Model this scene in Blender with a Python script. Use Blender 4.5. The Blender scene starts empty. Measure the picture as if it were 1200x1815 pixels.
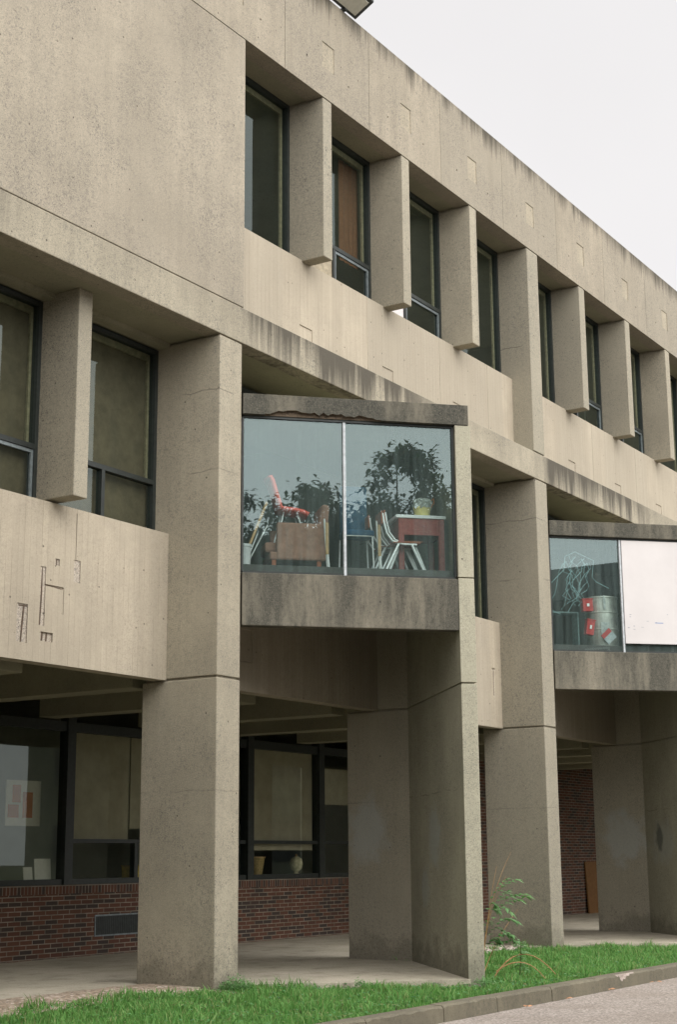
import bpy, bmesh, math, random
import numpy as np
from mathutils import Matrix, Vector

SC = bpy.context.scene
COL = SC.collection

# ------------------------------------------------------------------ camera
F_PX, PITCH, ROLL, AZ, EYE = 2709.0, math.radians(12.72), math.radians(-0.453), math.radians(32.6), 1.65
Fh = Vector((math.cos(AZ), math.sin(AZ), 0)); Rh = Vector((math.sin(AZ), -math.cos(AZ), 0)); UZ = Vector((0, 0, 1))
Fw = math.cos(PITCH) * Fh + math.sin(PITCH) * UZ
Up0 = -math.sin(PITCH) * Fh + math.cos(PITCH) * UZ
Rt = math.cos(ROLL) * Rh + math.sin(ROLL) * Up0
Up = -math.sin(ROLL) * Rh + math.cos(ROLL) * Up0
cd = bpy.data.cameras.new('camera')
cam = bpy.data.objects.new('camera', cd); COL.objects.link(cam)
M = Matrix.Identity(4)
for i in range(3):
    M[i][0], M[i][1], M[i][2] = Rt[i], Up[i], -Fw[i]
M[2][3] = EYE
cam.matrix_world = M
cd.sensor_fit = 'VERTICAL'; cd.sensor_height = 24.0; cd.lens = F_PX / 1815.0 * 24.0
cd.clip_start = 0.1; cd.clip_end = 3000
SC.camera = cam

# ------------------------------------------------------------------ sky and sun (overcast)
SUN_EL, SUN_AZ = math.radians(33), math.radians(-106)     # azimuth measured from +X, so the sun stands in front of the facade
W = bpy.data.worlds.new('World'); SC.world = W; W.use_nodes = True
nt = W.node_tree; nt.nodes.clear()
def nn(tree, kind, **kw):
    n = tree.nodes.new(kind)
    for k, v in kw.items(): setattr(n, k, v)
    return n
out = nn(nt, 'ShaderNodeOutputWorld'); bg = nn(nt, 'ShaderNodeBackground')
sky = nn(nt, 'ShaderNodeTexSky', sky_type='NISHITA'); sky.sun_disc = False
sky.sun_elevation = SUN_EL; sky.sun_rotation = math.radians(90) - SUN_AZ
hs = nn(nt, 'ShaderNodeHueSaturation'); hs.inputs['Saturation'].default_value = 0.12
tc = nn(nt, 'ShaderNodeTexCoord'); sx = nn(nt, 'ShaderNodeSeparateXYZ')
mr = nn(nt, 'ShaderNodeMapRange'); mr.inputs['From Min'].default_value = 0.55; mr.inputs['From Max'].default_value = 1.0
mr.inputs['To Min'].default_value = 9.35; mr.inputs['To Max'].default_value = 12.5
cx = nn(nt, 'ShaderNodeVectorMath', operation='SCALE'); cx.inputs[0].default_value = (1.0, 0.98, 0.985)
mx = nn(nt, 'ShaderNodeMix', data_type='RGBA'); mx.inputs['Factor'].default_value = 0.94
L = nt.links.new
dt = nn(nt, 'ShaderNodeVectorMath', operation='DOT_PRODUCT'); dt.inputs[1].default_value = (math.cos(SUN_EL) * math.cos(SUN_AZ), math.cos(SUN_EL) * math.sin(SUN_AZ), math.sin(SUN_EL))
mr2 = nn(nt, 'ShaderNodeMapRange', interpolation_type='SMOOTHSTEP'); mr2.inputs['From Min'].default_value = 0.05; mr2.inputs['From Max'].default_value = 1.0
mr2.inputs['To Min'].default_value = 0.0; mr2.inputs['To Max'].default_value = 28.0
ad = nn(nt, 'ShaderNodeMath', operation='ADD'); cl = nn(nt, 'ShaderNodeTexNoise'); cl.inputs['Scale'].default_value = 3.0; cl.inputs['Detail'].default_value = 4
mc = nn(nt, 'ShaderNodeMapRange'); mc.inputs['From Min'].default_value = 0.3; mc.inputs['From Max'].default_value = 0.7; mc.inputs['To Min'].default_value = 0.96; mc.inputs['To Max'].default_value = 1.03
mm_ = nn(nt, 'ShaderNodeMath', operation='MULTIPLY')
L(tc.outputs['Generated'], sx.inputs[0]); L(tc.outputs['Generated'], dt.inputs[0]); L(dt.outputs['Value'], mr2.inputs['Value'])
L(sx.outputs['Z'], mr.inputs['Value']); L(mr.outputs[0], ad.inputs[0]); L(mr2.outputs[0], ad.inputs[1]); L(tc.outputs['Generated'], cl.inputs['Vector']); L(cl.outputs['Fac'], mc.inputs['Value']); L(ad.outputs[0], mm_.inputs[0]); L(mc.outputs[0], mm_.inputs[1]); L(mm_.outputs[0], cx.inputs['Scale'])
L(sky.outputs[0], hs.inputs['Color']); L(hs.outputs[0], mx.inputs['A']); L(cx.outputs[0], mx.inputs['B'])
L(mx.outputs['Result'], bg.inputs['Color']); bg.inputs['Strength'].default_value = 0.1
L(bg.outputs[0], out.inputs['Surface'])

sd = bpy.data.lights.new('sun', 'SUN'); sd.energy = 1.0; sd.angle = math.radians(40); sd.color = (1.0, 0.965, 0.90)
so = bpy.data.objects.new('sun', sd); COL.objects.link(so)
sdir = Vector((math.cos(SUN_EL) * math.cos(SUN_AZ), math.cos(SUN_EL) * math.sin(SUN_AZ), math.sin(SUN_EL)))
so.rotation_euler = sdir.to_track_quat('Z', 'Y').to_euler(); so.location = (10, -10, 30)

SC.view_settings.view_transform = 'Standard'; SC.view_settings.look = 'None'
SC.view_settings.exposure = 0.0; SC.view_settings.gamma = 1.0
SC.render.engine = 'CYCLES'
SC.cycles.use_denoising = True
SC.cycles.max_bounces = 8; SC.cycles.transparent_max_bounces = 12
SC.cycles.caustics_reflective = False; SC.cycles.caustics_refractive = False

# ------------------------------------------------------------------ material helpers
class NT:
    def __init__(s, name):
        s.m = bpy.data.materials.new(name); s.m.use_nodes = True
        s.t = s.m.node_tree; s.t.nodes.clear()
        s.out = s.t.nodes.new('ShaderNodeOutputMaterial')
    def n(s, kind, **kw): return nn(s.t, kind, **kw)
    def l(s, a, b): s.t.links.new(a, b)
    def set(s, sock, v):
        if hasattr(v, 'node') or isinstance(v, bpy.types.NodeSocket): s.l(v, sock)
        elif isinstance(v, (tuple, list)) and len(v) == 3 and sock.type == 'RGBA': sock.default_value = (*v, 1)
        else: sock.default_value = v
    def pos(s): return s.n('ShaderNodeNewGeometry').outputs['Position']
    def math(s, op, a, b=0.0, c=None, clamp=False):
        n = s.n('ShaderNodeMath', operation=op, use_clamp=clamp); s.set(n.inputs[0], a); s.set(n.inputs[1], b)
        if c is not None: s.set(n.inputs[2], c)
        return n.outputs[0]
    def vmul(s, v, k):
        n = s.n('ShaderNodeVectorMath', operation='MULTIPLY'); s.set(n.inputs[0], v); n.inputs[1].default_value = k; return n.outputs[0]
    def noise(s, v, scale, detail=3.0, rough=0.55):
        n = s.n('ShaderNodeTexNoise'); s.l(v, n.inputs['Vector']); n.inputs['Scale'].default_value = scale
        n.inputs['Detail'].default_value = detail; n.inputs['Roughness'].default_value = rough; return n.outputs['Fac']
    def voro(s, v, scale, feature='F1'):
        n = s.n('ShaderNodeTexVoronoi', feature=feature); s.l(v, n.inputs['Vector']); n.inputs['Scale'].default_value = scale; return n
    def ramp(s, v, a, b, x=0.0, y=1.0):
        n = s.n('ShaderNodeMapRange'); n.clamp = True; s.set(n.inputs['Value'], v)
        n.inputs['From Min'].default_value = a; n.inputs['From Max'].default_value = b
        n.inputs['To Min'].default_value = x; n.inputs['To Max'].default_value = y; return n.outputs[0]
    def mix(s, f, a, b, mode='MIX'):
        n = s.n('ShaderNodeMix', data_type='RGBA', blend_type=mode); s.set(n.inputs['Factor'], f); s.set(n.inputs['A'], a); s.set(n.inputs['B'], b)
        return n.outputs['Result']
    def grey(s, v):
        n = s.n('ShaderNodeCombineColor'); s.l(v, n.inputs[0]); s.l(v, n.inputs[1]); s.l(v, n.inputs[2]); return n.outputs[0]
    def sep(s, v):
        n = s.n('ShaderNodeSeparateXYZ'); s.l(v, n.inputs[0]); return n.outputs
    def comb(s, x, y, z):
        n = s.n('ShaderNodeCombineXYZ'); s.set(n.inputs[0], x); s.set(n.inputs[1], y); s.set(n.inputs[2], z); return n.outputs[0]
    def bsdf(s, col, rough=0.85, spec=0.25, metal=0.0, height=None, bump=0.3, dist=0.01):
        b = s.n('ShaderNodeBsdfPrincipled'); s.set(b.inputs['Base Color'], col); s.set(b.inputs['Roughness'], rough)
        b.inputs['Specular IOR Level'].default_value = spec; b.inputs['Metallic'].default_value = metal
        if height is not None:
            bp = s.n('ShaderNodeBump'); bp.inputs['Strength'].default_value = bump; bp.inputs['Distance'].default_value = dist
            s.l(height, bp.inputs['Height']); s.l(bp.outputs[0], b.inputs['Normal'])
        s.l(b.outputs[0], s.out.inputs['Surface']); return b

def concrete(name, base=(0.355, 0.319, 0.240), boards=0.0, grime=0.0, drip=None, spans=(), seams=(), splash=False, speck=1.0, streak=0.25, tone=1.0, pours=None, blots=()):
    """boards: strength of vertical board marks; grime: overall blackened stain; drip: (z_top, length, strength)"""
    s = NT(name); P = s.pos(); xyz = s.sep(P)
    b0 = tuple(c * tone for c in base)
    col = s.mix(s.ramp(s.noise(P, 0.55, 4), 0.35, 0.68), tuple(c * 0.84 for c in b0), tuple(c * 1.10 for c in b0))
    col = s.mix(s.ramp(s.noise(P, 1.9, 5, 0.65), 0.46, 0.70, 0, 0.35), col, tuple(c * k for c, k in zip(b0, (0.70, 0.72, 0.74))))
    if pours:          # each cast length came out of its form a slightly different tone
        wn = s.n('ShaderNodeTexWhiteNoise', noise_dimensions='1D'); s.l(s.math('FLOOR', s.math('DIVIDE', s.math('SUBTRACT', xyz[0], pours[0]), pours[1])), wn.inputs['W'])
        col = s.mix(s.math('MULTIPLY', wn.outputs['Value'], 0.8), col, tuple(c * k for c, k in zip(b0, (0.80, 0.82, 0.84))))
    sv = s.vmul(P, (7.0, 7.0, 0.35))
    st = s.noise(sv, 1.0, 4, 0.6)
    col = s.mix(s.ramp(st, 0.42, 0.75, 0, streak), col, tuple(c * 0.62 for c in b0))
    fine = s.noise(P, 62, 4, 0.8); patch = s.ramp(s.noise(P, 0.9, 5, 0.68), 0.36, 0.68, 0.45, 1.9)
    grit = s.noise(P, 19, 6, 0.88)
    col = s.mix(s.math('MULTIPLY', s.ramp(grit, 0.51, 0.65, 0, 0.62 * speck), patch), col, tuple(c * k for c, k in zip(b0, (0.45, 0.47, 0.52))))
    col = s.mix(s.math('MULTIPLY', s.ramp(fine, 0.50, 0.64, 0, 0.50 * speck), patch), col, tuple(c * k for c, k in zip(b0, (0.42, 0.44, 0.48))))
    col = s.mix(s.ramp(fine, 0.46, 0.34, 0, 0.40 * speck), col, tuple(min(1, c * 1.45) for c in b0))
    v = s.voro(P, 47); cr = s.n('ShaderNodeSeparateColor'); s.l(v.outputs['Color'], cr.inputs[0])
    peb = s.math('MULTIPLY', s.ramp(v.outputs['Distance'], 0.42, 0.22), s.ramp(cr.outputs[0], 0.86, 0.93), clamp=True)
    col = s.mix(s.math('MULTIPLY', s.math('MULTIPLY', peb, 0.55 * speck), patch), col, (0.085, 0.075, 0.065))
    # bug holes
    v2 = s.voro(P, 4.3); c2 = s.n('ShaderNodeSeparateColor'); s.l(v2.outputs['Color'], c2.inputs[0])
    hole = s.math('MULTIPLY', s.ramp(v2.outputs['Distance'], 0.075, 0.045), s.ramp(c2.outputs[1], 0.50, 0.54), clamp=True)
    col = s.mix(s.math('MULTIPLY', hole, 0.75), col, (0.06, 0.05, 0.04))
    h = s.math('ADD', s.math('MULTIPLY', fine, 1.0), s.math('MULTIPLY', hole, -1.5))
    if boards:
        bx = s.math('DIVIDE', s.math('ADD', xyz[0], s.math('MULTIPLY', s.noise(s.vmul(P, (1, 1, 0.2)), 1.2), 0.02)), 0.108)
        fr = s.math('FRACT', bx); idn = s.math('FLOOR', bx)
        wn = s.n('ShaderNodeTexWhiteNoise', noise_dimensions='1D'); s.l(idn, wn.inputs['W'])
        col = s.mix(s.math('MULTIPLY', s.ramp(wn.outputs['Value'], 0.0, 1.0), 0.30 * boards), col, tuple(c * 0.72 for c in b0))
        ln = s.math('MULTIPLY', s.ramp(s.math('ABSOLUTE', s.math('SUBTRACT', fr, 0.5)), 0.44, 0.5), s.ramp(s.noise(s.vmul(P, (9, 9, 0.9)), 1.0, 3), 0.40, 0.62))
        col = s.mix(s.math('MULTIPLY', ln, 0.62 * boards), col, tuple(c * 0.40 for c in b0))
        h = s.math('ADD', h, s.math('MULTIPLY', ln, -0.8))
    for z0, amt in seams:
        wob = s.math('MULTIPLY', s.math('SUBTRACT', s.noise(P, 2.5, 3), 0.5), 0.10)
        dz = s.math('ABSOLUTE', s.math('SUBTRACT', s.math('ADD', xyz[2], wob), z0))
        m = s.math('MULTIPLY', s.ramp(dz, 0.013, 0.004), s.ramp(s.noise(P, 1.6, 2), 0.42, 0.55))
        col = s.mix(s.math('MULTIPLY', m, amt), col, (0.06, 0.052, 0.042))
    if drip:
        zt, ln_, k, dark = drip[:4]; bias = drip[4] if len(drip) > 4 else 0.78
        d1 = s.noise(s.vmul(P, (3.2, 3.2, 0.16)), 1.0, 5, 0.62)
        d2 = s.noise(s.vmul(P, (16, 16, 0.5)), 1.0, 3, 0.6)
        dist = s.math('DIVIDE', s.math('SUBTRACT', zt, xyz[2]), ln_)
        m = s.ramp(s.math('SUBTRACT', s.math('ADD', s.math('MULTIPLY', d1, 1.5), s.math('MULTIPLY', d2, 0.6)), s.math('ADD', dist, bias)), 0.0, 0.42)
        if spans:
            gx = s.math('ADD', xyz[0], s.math('MULTIPLY', s.noise(P, 1.0, 3), 0.8)); acc = None
            for a_, b_ in spans:
                q = s.math('MULTIPLY', s.ramp(gx, a_, a_ + 0.25), s.ramp(gx, b_ + 0.4, b_ - 1.2)); acc = q if acc is None else s.math('MAXIMUM', acc, q)
            m = s.math('MULTIPLY', m, s.math('ADD', s.math('MULTIPLY', acc, 0.88), 0.12))
        col = s.mix(s.math('MULTIPLY', m, k), col, dark)
    if grime:
        g1 = s.noise(s.vmul(P, (1.5, 1.5, 0.35)), 1.0, 6, 0.62); g2 = s.noise(s.vmul(P, (8, 8, 1.3)), 1.0, 5, 0.7)
        g = s.ramp(s.math('ADD', s.math('MULTIPLY', g1, 0.85), s.math('MULTIPLY', g2, 0.30)), 0.53, 0.80, 1.0, 0.16)
        gc = s.mix(s.ramp(grit, 0.36, 0.66), (0.090, 0.087, 0.070), (0.032, 0.033, 0.028))
        gc = s.mix(s.ramp(fine, 0.52, 0.64, 0, 0.6), gc, (0.20, 0.18, 0.14))
        col = s.mix(s.math('MULTIPLY', g, grime), col, gc)
    if splash:
        g1 = s.noise(P, 3.0, 5, 0.65)
        m = s.ramp(s.math('SUBTRACT', s.math('MULTIPLY', g1, 1.5), s.math('ADD', s.math('DIVIDE', xyz[2], 0.9), 0.30)), 0.0, 0.35)
        col = s.mix(s.math('MULTIPLY', m, 0.42), col, (0.085, 0.078, 0.058))
        m2 = s.math('MULTIPLY', s.ramp(s.noise(P, 26, 4, 0.7), 0.55, 0.62), s.ramp(xyz[2], 1.1, 0.1, 0, 1))
        col = s.mix(s.math('MULTIPLY', m2, 0.5), col, (0.08, 0.075, 0.06))
    for c_, r_, k_, bc_ in blots:       # scrubbed-off paint and a dark smear, each with its own place and outline
        dv_ = s.n('ShaderNodeVectorMath', operation='SUBTRACT'); s.l(P, dv_.inputs[0]); dv_.inputs[1].default_value = c_
        sc_ = s.n('ShaderNodeVectorMath', operation='DIVIDE'); s.l(dv_.outputs[0], sc_.inputs[0]); sc_.inputs[1].default_value = r_
        le_ = s.n('ShaderNodeVectorMath', operation='LENGTH'); s.l(sc_.outputs[0], le_.inputs[0])
        m = s.ramp(s.math('ADD', le_.outputs['Value'], s.math('MULTIPLY', s.math('SUBTRACT', s.noise(P, 3.0, 5, 0.65), 0.5), 1.6)), 1.0, 0.55)
        col = s.mix(s.math('MULTIPLY', m, k_), col, bc_)
    s.bsdf(col, 0.92, 0.18, height=h, bump=0.45, dist=0.012)
    return s.m

def plain(name, col, rough=0.6, spec=0.3, metal=0.0, var=0.25, scale=14.0, bump=0.0):
    s = NT(name); P = s.pos(); f = s.noise(P, scale, 4, 0.65)
    c = s.mix(s.ramp(f, 0.35, 0.68), tuple(x * (1 - var) for x in col), tuple(min(1, x * (1 + var)) for x in col))
    s.bsdf(c, rough, spec, metal, height=f if bump else None, bump=bump); return s.m

def glass(name, ior=1.8, tint=(0.80, 0.88, 0.86), gtint=(0.86, 0.95, 0.95), dust=0.0, dustcol=(0.26, 0.36, 0.34), wav=0.0):
    s = NT(name); P = s.pos()
    tr = s.n('ShaderNodeBsdfTransparent'); tr.inputs['Color'].default_value = (*tint, 1)
    gl = s.n('ShaderNodeBsdfGlossy'); gl.inputs['Roughness'].default_value = 0.0; gl.inputs['Color'].default_value = (*gtint, 1)
    lw = s.n('ShaderNodeLayerWeight'); lw.inputs['Blend'].default_value = 0.5
    f0 = 2.0 * ((ior - 1) / (ior + 1)) ** 2        # two faces of one thin pane
    fz = s.math('ADD', s.math('MULTIPLY', s.math('POWER', lw.outputs['Facing'], 5.0), 1 - f0), f0)
    if wav:
        bp = s.n('ShaderNodeBump'); bp.inputs['Strength'].default_value = wav; bp.inputs['Distance'].default_value = 0.02
        s.l(s.noise(P, 1.3, 2), bp.inputs['Height']); s.l(bp.outputs[0], gl.inputs['Normal'])
    mxs = s.n('ShaderNodeMixShader'); s.l(fz, mxs.inputs[0]); s.l(tr.outputs[0], mxs.inputs[1]); s.l(gl.outputs[0], mxs.inputs[2])
    res = mxs.outputs[0]
    if dust:
        df = s.n('ShaderNodeBsdfDiffuse'); df.inputs['Color'].default_value = (*dustcol, 1)
        d = s.noise(s.vmul(P, (9, 9, 0.45)), 1.0, 4, 0.6)
        m2 = s.n('ShaderNodeMixShader'); s.l(s.ramp(d, 0.38, 0.72, dust * 0.35, dust), m2.inputs[0]); s.l(res, m2.inputs[1]); s.l(df.outputs[0], m2.inputs[2]); res = m2.outputs[0]
    s.l(res, s.out.inputs['Surface']); return s.m

def brick(name, rowh=0.079, bw=0.30, vertical=False):
    s = NT(name); P = s.pos(); x = s.sep(P)
    v = s.comb(x[0], x[2], 0.0) if not vertical else s.comb(x[2], x[0], 0.0)
    b = s.n('ShaderNodeTexBrick'); s.l(v, b.inputs['Vector']); b.offset = 0.5 if not vertical else 0.0
    b.inputs['Scale'].default_value = 1.0; b.inputs['Brick Width'].default_value = bw; b.inputs['Row Height'].default_value = rowh
    b.inputs['Mortar Size'].default_value = 0.009; b.inputs['Mortar Smooth'].default_value = 0.2
    b.inputs['Color1'].default_value = (0, 0, 0, 1); b.inputs['Color2'].default_value = (1, 1, 1, 1); b.inputs['Mortar'].default_value = (0.5, 0.5, 0.5, 1)
    b.inputs['Bias'].default_value = 0.0
    t = s.n('ShaderNodeSeparateColor'); s.l(b.outputs['Color'], t.inputs[0])
    cr = s.n('ShaderNodeValToRGB'); s.l(t.outputs[0], cr.inputs[0]); e = cr.color_ramp.elements
    e[0].position = 0.0; e[0].color = (0.05, 0.042, 0.038, 1); e[1].position = 1.0; e[1].color = (0.115, 0.055, 0.036, 1)
    for p_, c_ in ((0.30, (0.06, 0.045, 0.038, 1)), (0.42, (0.105, 0.048, 0.033, 1)), (0.7, (0.13, 0.058, 0.038, 1))):
        q = e.new(p_); q.color = c_
    f = s.noise(P, 30, 3)
    col = s.mix(s.ramp(f, 0.4, 0.7, 0, 0.4), cr.outputs[0], (0.09, 0.05, 0.035))
    mort = s.mix(s.ramp(s.noise(P, 5, 3), 0.4, 0.65), (0.17, 0.15, 0.115), (0.27, 0.235, 0.185))
    col = s.mix(b.outputs['Fac'], col, mort)
    s.bsdf(col, 0.9, 0.2, height=s.math('SUBTRACT', f, b.outputs['Fac']), bump=0.4); return s.m

MAT = {}
MAT['panel'] = concrete('concrete_panel', streak=0.30, base=(0.338, 0.299, 0.230), drip=(14.3, 3.0, 0.22, (0.16, 0.135, 0.10)))
MAT['fascia'] = concrete('concrete_fascia', pours=(18.465, 2.605), streak=0.42, drip=(15.97, 1.0, 0.92, (0.07, 0.062, 0.048), 0.70), base=(0.345, 0.303, 0.231))
MAT['column'] = concrete('concrete_column', blots=(((22.58, 13.9, 2.1), (.5, .5, .6), .4, (0.36, .39, .38)), ((33.11, 13.56, 2.0), (.5, .6, .7), .4, (0.36, .39, .38))), pours=(0.3, 4.1), splash=True, seams=((8.25, 0.5), (7.05, 0.4), (2.55, 0.25), (11.9, 0.6)))
MAT['fin'] = concrete('concrete_fin', pours=(0.3, 1.9), streak=0.15)
MAT['spandrel'] = concrete('concrete_board_marked', pours=(16.43, 2.61), base=(0.432, 0.377, 0.287), boards=1.0, speck=0.45, streak=0.3)
MAT['band'] = concrete('concrete_band_stained', streak=0.4, drip=(9.66, 1.6, 0.9, (0.070, 0.063, 0.050), 0.60), spans=((17.7, 23.6), (28.2, 34.2), (7.1, 12.9), (38.7, 44)))
MAT['grimy'] = concrete('concrete_grimy', grime=0.95, streak=0.35, tone=0.92)
MAT['brow'] = concrete('concrete_brow', grime=1.0, streak=0.25, tone=0.72)
MAT['soffit'] = concrete('concrete_soffit', base=(0.30, 0.285, 0.20), speck=0.5, streak=0.0)
MAT['inner'] = concrete('concrete_angled_wall', blots=(((21.2, 11.82, 1.95), (.55, .55, .5), .5, (0.36, .39, .38)), ((21.7, 12.3, 1.2), (.35, .35, .4), .4, (0.36, .39, .38)), ((32.3, 12.4, 1.9), (.9, .9, .5), .35, (0.36, .39, .38)), ((32.48, 12.51, 1.97), (.26, .26, .34), .65, (0.055, .065, .06))), base=(0.40, 0.38, 0.285), seams=((2.6, 0.4),), splash=True)
MAT['scar'] = concrete('broken_concrete', base=(0.44, 0.385, 0.31), speck=2.0, streak=0.0)
MAT['spall'] = concrete('spalled_edge', base=(0.15, 0.115, 0.08), speck=2.0, streak=0.0)
MAT['slab'] = concrete('paving_concrete', base=(0.36, 0.30, 0.225), streak=0.0, speck=0.6)
MAT['kerbstone'] = concrete('kerb_concrete', base=(0.225, 0.20, 0.14), streak=0.5, speck=1.2, grime=0.35)
MAT['rebar'] = plain('rusted_rebar', (0.11, 0.08, 0.056), 0.9)
MAT['brick'] = brick('red_and_black_brick'); MAT['rowlock'] = brick('rowlock_brick', rowh=0.085, bw=0.30, vertical=True)
MAT['frame'] = plain('dark_bronze_frame', (0.022, 0.027, 0.024), 0.5, 0.4)
MAT['sash'] = plain('olive_inner_sash', (0.34, 0.29, 0.20), 0.6)
MAT['alu'] = plain('grey_aluminium', (0.17, 0.20, 0.205), 0.45, 0.5, 0.3)
MAT['white'] = plain('white_paint', (0.60, 0.58, 0.565), 0.6, var=0.06)
MAT['mullion'] = plain('white_mullion_paint', (0.42, 0.45, 0.46), 0.6, var=0.2)
MAT['blind'] = plain('brown_blind', (0.15, 0.115, 0.078), 0.9, var=0.2, scale=5)
MAT['tanblind'] = plain('tan_blind', (0.42, 0.365, 0.275), 0.9, var=0.12, scale=3)
MAT['room'] = plain('interior_plaster', (0.32, 0.32, 0.27), 0.9, var=0.1, scale=1.2)
MAT['roomfloor'] = plain('interior_floor', (0.10, 0.09, 0.08), 0.7, var=0.2, scale=2)
MAT['glass'] = glass('window_glass', 1.45, (0.66, 0.72, 0.66), (0.8, 0.92, 0.88), dust=0.025)
MAT['bayglass'] = glass('bay_glass', 1.57, (0.70, 0.79, 0.78), (0.78, 0.97, 0.96), dust=0.17)
MAT['gglass'] = glass('ground_glass', 1.40, (0.80, 0.83, 0.77), (0.8, 0.9, 0.85), dust=0.015)

# ------------------------------------------------------------------ mesh helpers
class MB:
    def __init__(s): s.v = []; s.f = []
    def add(s, vs, fs):
        o = len(s.v); s.v += [tuple(map(float, p)) for p in vs]; s.f += [tuple(i + o for i in f) for f in fs]; return s
    def hexa(s, p):   # 8 points: bottom 0-3 ccw, top 4-7
        return s.add(p, [(3, 2, 1, 0), (4, 5, 6, 7), (0, 1, 5, 4), (1, 2, 6, 5), (2, 3, 7, 6), (3, 0, 4, 7)])
    def box(s, x0, x1, y0, y1, z0, z1):
        return s.hexa([(x0, y0, z0), (x1, y0, z0), (x1, y1, z0), (x0, y1, z0), (x0, y0, z1), (x1, y0, z1), (x1, y1, z1), (x0, y1, z1)])
    def obox(s, fr, a0, a1, b0, b1, z0, z1):
        o, u, n = fr
        P = lambda a, b, z: (o[0] + u[0] * a + n[0] * b, o[1] + u[1] * a + n[1] * b, z)
        return s.hexa([P(a0, b0, z0), P(a1, b0, z0), P(a1, b1, z0), P(a0, b1, z0), P(a0, b0, z1), P(a1, b0, z1), P(a1, b1, z1), P(a0, b1, z1)])
    def prism(s, poly, z0, z1):
        n = len(poly); area = sum(poly[i][0] * poly[(i + 1) % n][1] - poly[(i + 1) % n][0] * poly[i][1] for i in range(n))
        if area < 0: poly = poly[::-1]
        vs = [(x, y, z0) for x, y in poly] + [(x, y, z1) for x, y in poly]
        fs = [tuple(range(n - 1, -1, -1)), tuple(range(n, 2 * n))] + [(i, (i + 1) % n, n + (i + 1) % n, n + i) for i in range(n)]
        return s.add(vs, fs)
    def quad(s, a, b, c, d): return s.add([a, b, c, d], [(0, 1, 2, 3)])
    def tube(s, pts, r, seg=8, r2=None):
        pts = [Vector(p) for p in pts]; n = len(pts); rs = [r + ((r2 if r2 is not None else r) - r) * i / max(1, n - 1) for i in range(n)]
        vs, fs = [], []
        for i, p in enumerate(pts):
            t = (pts[min(i + 1, n - 1)] - pts[max(i - 1, 0)]).normalized()
            a = t.cross(Vector((0, 0, 1)) if abs(t.z) < 0.9 else Vector((1, 0, 0))).normalized(); b = t.cross(a)
            for k in range(seg):
                w = 2 * math.pi * k / seg; vs.append(p + (a * math.cos(w) + b * math.sin(w)) * rs[i])
        for i in range(n - 1):
            for k in range(seg):
                k2 = (k + 1) % seg; fs.append((i * seg + k, i * seg + k2, (i + 1) * seg + k2, (i + 1) * seg + k))
        fs += [tuple(range(seg - 1, -1, -1)), tuple((n - 1) * seg + k for k in range(seg))]
        return s.add(vs, fs)
    def lathe(s, c, prof, seg=24, closed=True):
        vs, fs = [], []
        for r, z in prof:
            for k in range(seg):
                w = 2 * math.pi * k / seg; vs.append((c[0] + r * math.cos(w), c[1] + r * math.sin(w), c[2] + z))
        for i in range(len(prof) - 1):
            for k in range(seg):
                k2 = (k + 1) % seg; fs.append((i * seg + k, i * seg + k2, (i + 1) * seg + k2, (i + 1) * seg + k))
        if closed: fs.append(tuple(range(seg - 1, -1, -1)))
        return s.add(vs, fs)
    def build(s, name, mat, parent=None, bevel=0.0, smooth=False):
        o0 = Vector((0, 0, 0)); p = parent
        while p is not None: o0 += p.location; p = p.parent
        me = bpy.data.meshes.new(name); me.from_pydata([(x - o0.x, y - o0.y, z - o0.z) for x, y, z in s.v], [], s.f); me.update()
        bm = bmesh.new(); bm.from_mesh(me); bmesh.ops.recalc_face_normals(bm, faces=bm.faces)
        bm.to_mesh(me); bm.free()
        me.materials.append(mat)
        if smooth:
            for q in me.polygons: q.use_smooth = True
        o = bpy.data.objects.new(name, me); COL.objects.link(o); o.parent = parent
        if bevel:
            b = o.modifiers.new('bevel', 'BEVEL'); b.width = bevel; b.segments = 2; b.limit_method = 'ANGLE'
        return o

def cut(o, boxes, mat=None):
    """real recesses: subtract the boxes from the mesh and keep the result"""
    todo = []
    for b in boxes:          # cutters that touch each other go into separate passes
        for grp in todo:
            if all(b[0] > q[1] + .001 or b[1] < q[0] - .001 or b[4] > q[5] + .001 or b[5] < q[4] - .001 or b[2] > q[3] + .001 or b[3] < q[2] - .001 for q in grp): grp.append(b); break
        else: todo.append([b])
    for grp in todo: _cut(o, grp, mat)

def _cut(o, boxes, mat=None, mb=None):
    mb = mb or MB()
    for b in boxes: mb.box(*b)
    c = mb.build('cutter', mat or o.data.materials[0]); pl = Vector((0, 0, 0)); p = o.parent
    md = o.modifiers.new('cut', 'BOOLEAN'); md.operation = 'DIFFERENCE'; md.solver = 'EXACT'; md.object = c; md.material_mode = 'TRANSFER'
    while len(o.modifiers) > 1 and o.modifiers[0] != md: o.modifiers.move(len(o.modifiers) - 1, 0)
    bpy.context.view_layer.update()
    others = [m for m in o.modifiers if m != md]
    for m in others: m.show_viewport = False
    dg = bpy.context.evaluated_depsgraph_get(); me = bpy.data.meshes.new_from_object(o.evaluated_get(dg), preserve_all_data_layers=True, depsgraph=dg)
    o.modifiers.remove(md); old = o.data; o.data = me; me.name = old.name
    for m in others: m.show_viewport = True
    bpy.data.objects.remove(c)

def thing(name, label, cat, loc=(0, 0, 0), group=None):
    o = bpy.data.objects.new(name, None); COL.objects.link(o); o.location = loc; o.empty_display_size = 0.2
    o['label'] = label; o['category'] = cat
    if group: o['group'] = group
    return o
def tag(o, label, cat, group=None, kind=None):
    o['label'] = label; o['category'] = cat
    if group: o['group'] = group
    if kind: o['kind'] = kind
    return o
def struct(o): o['kind'] = 'structure'; return o

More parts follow.
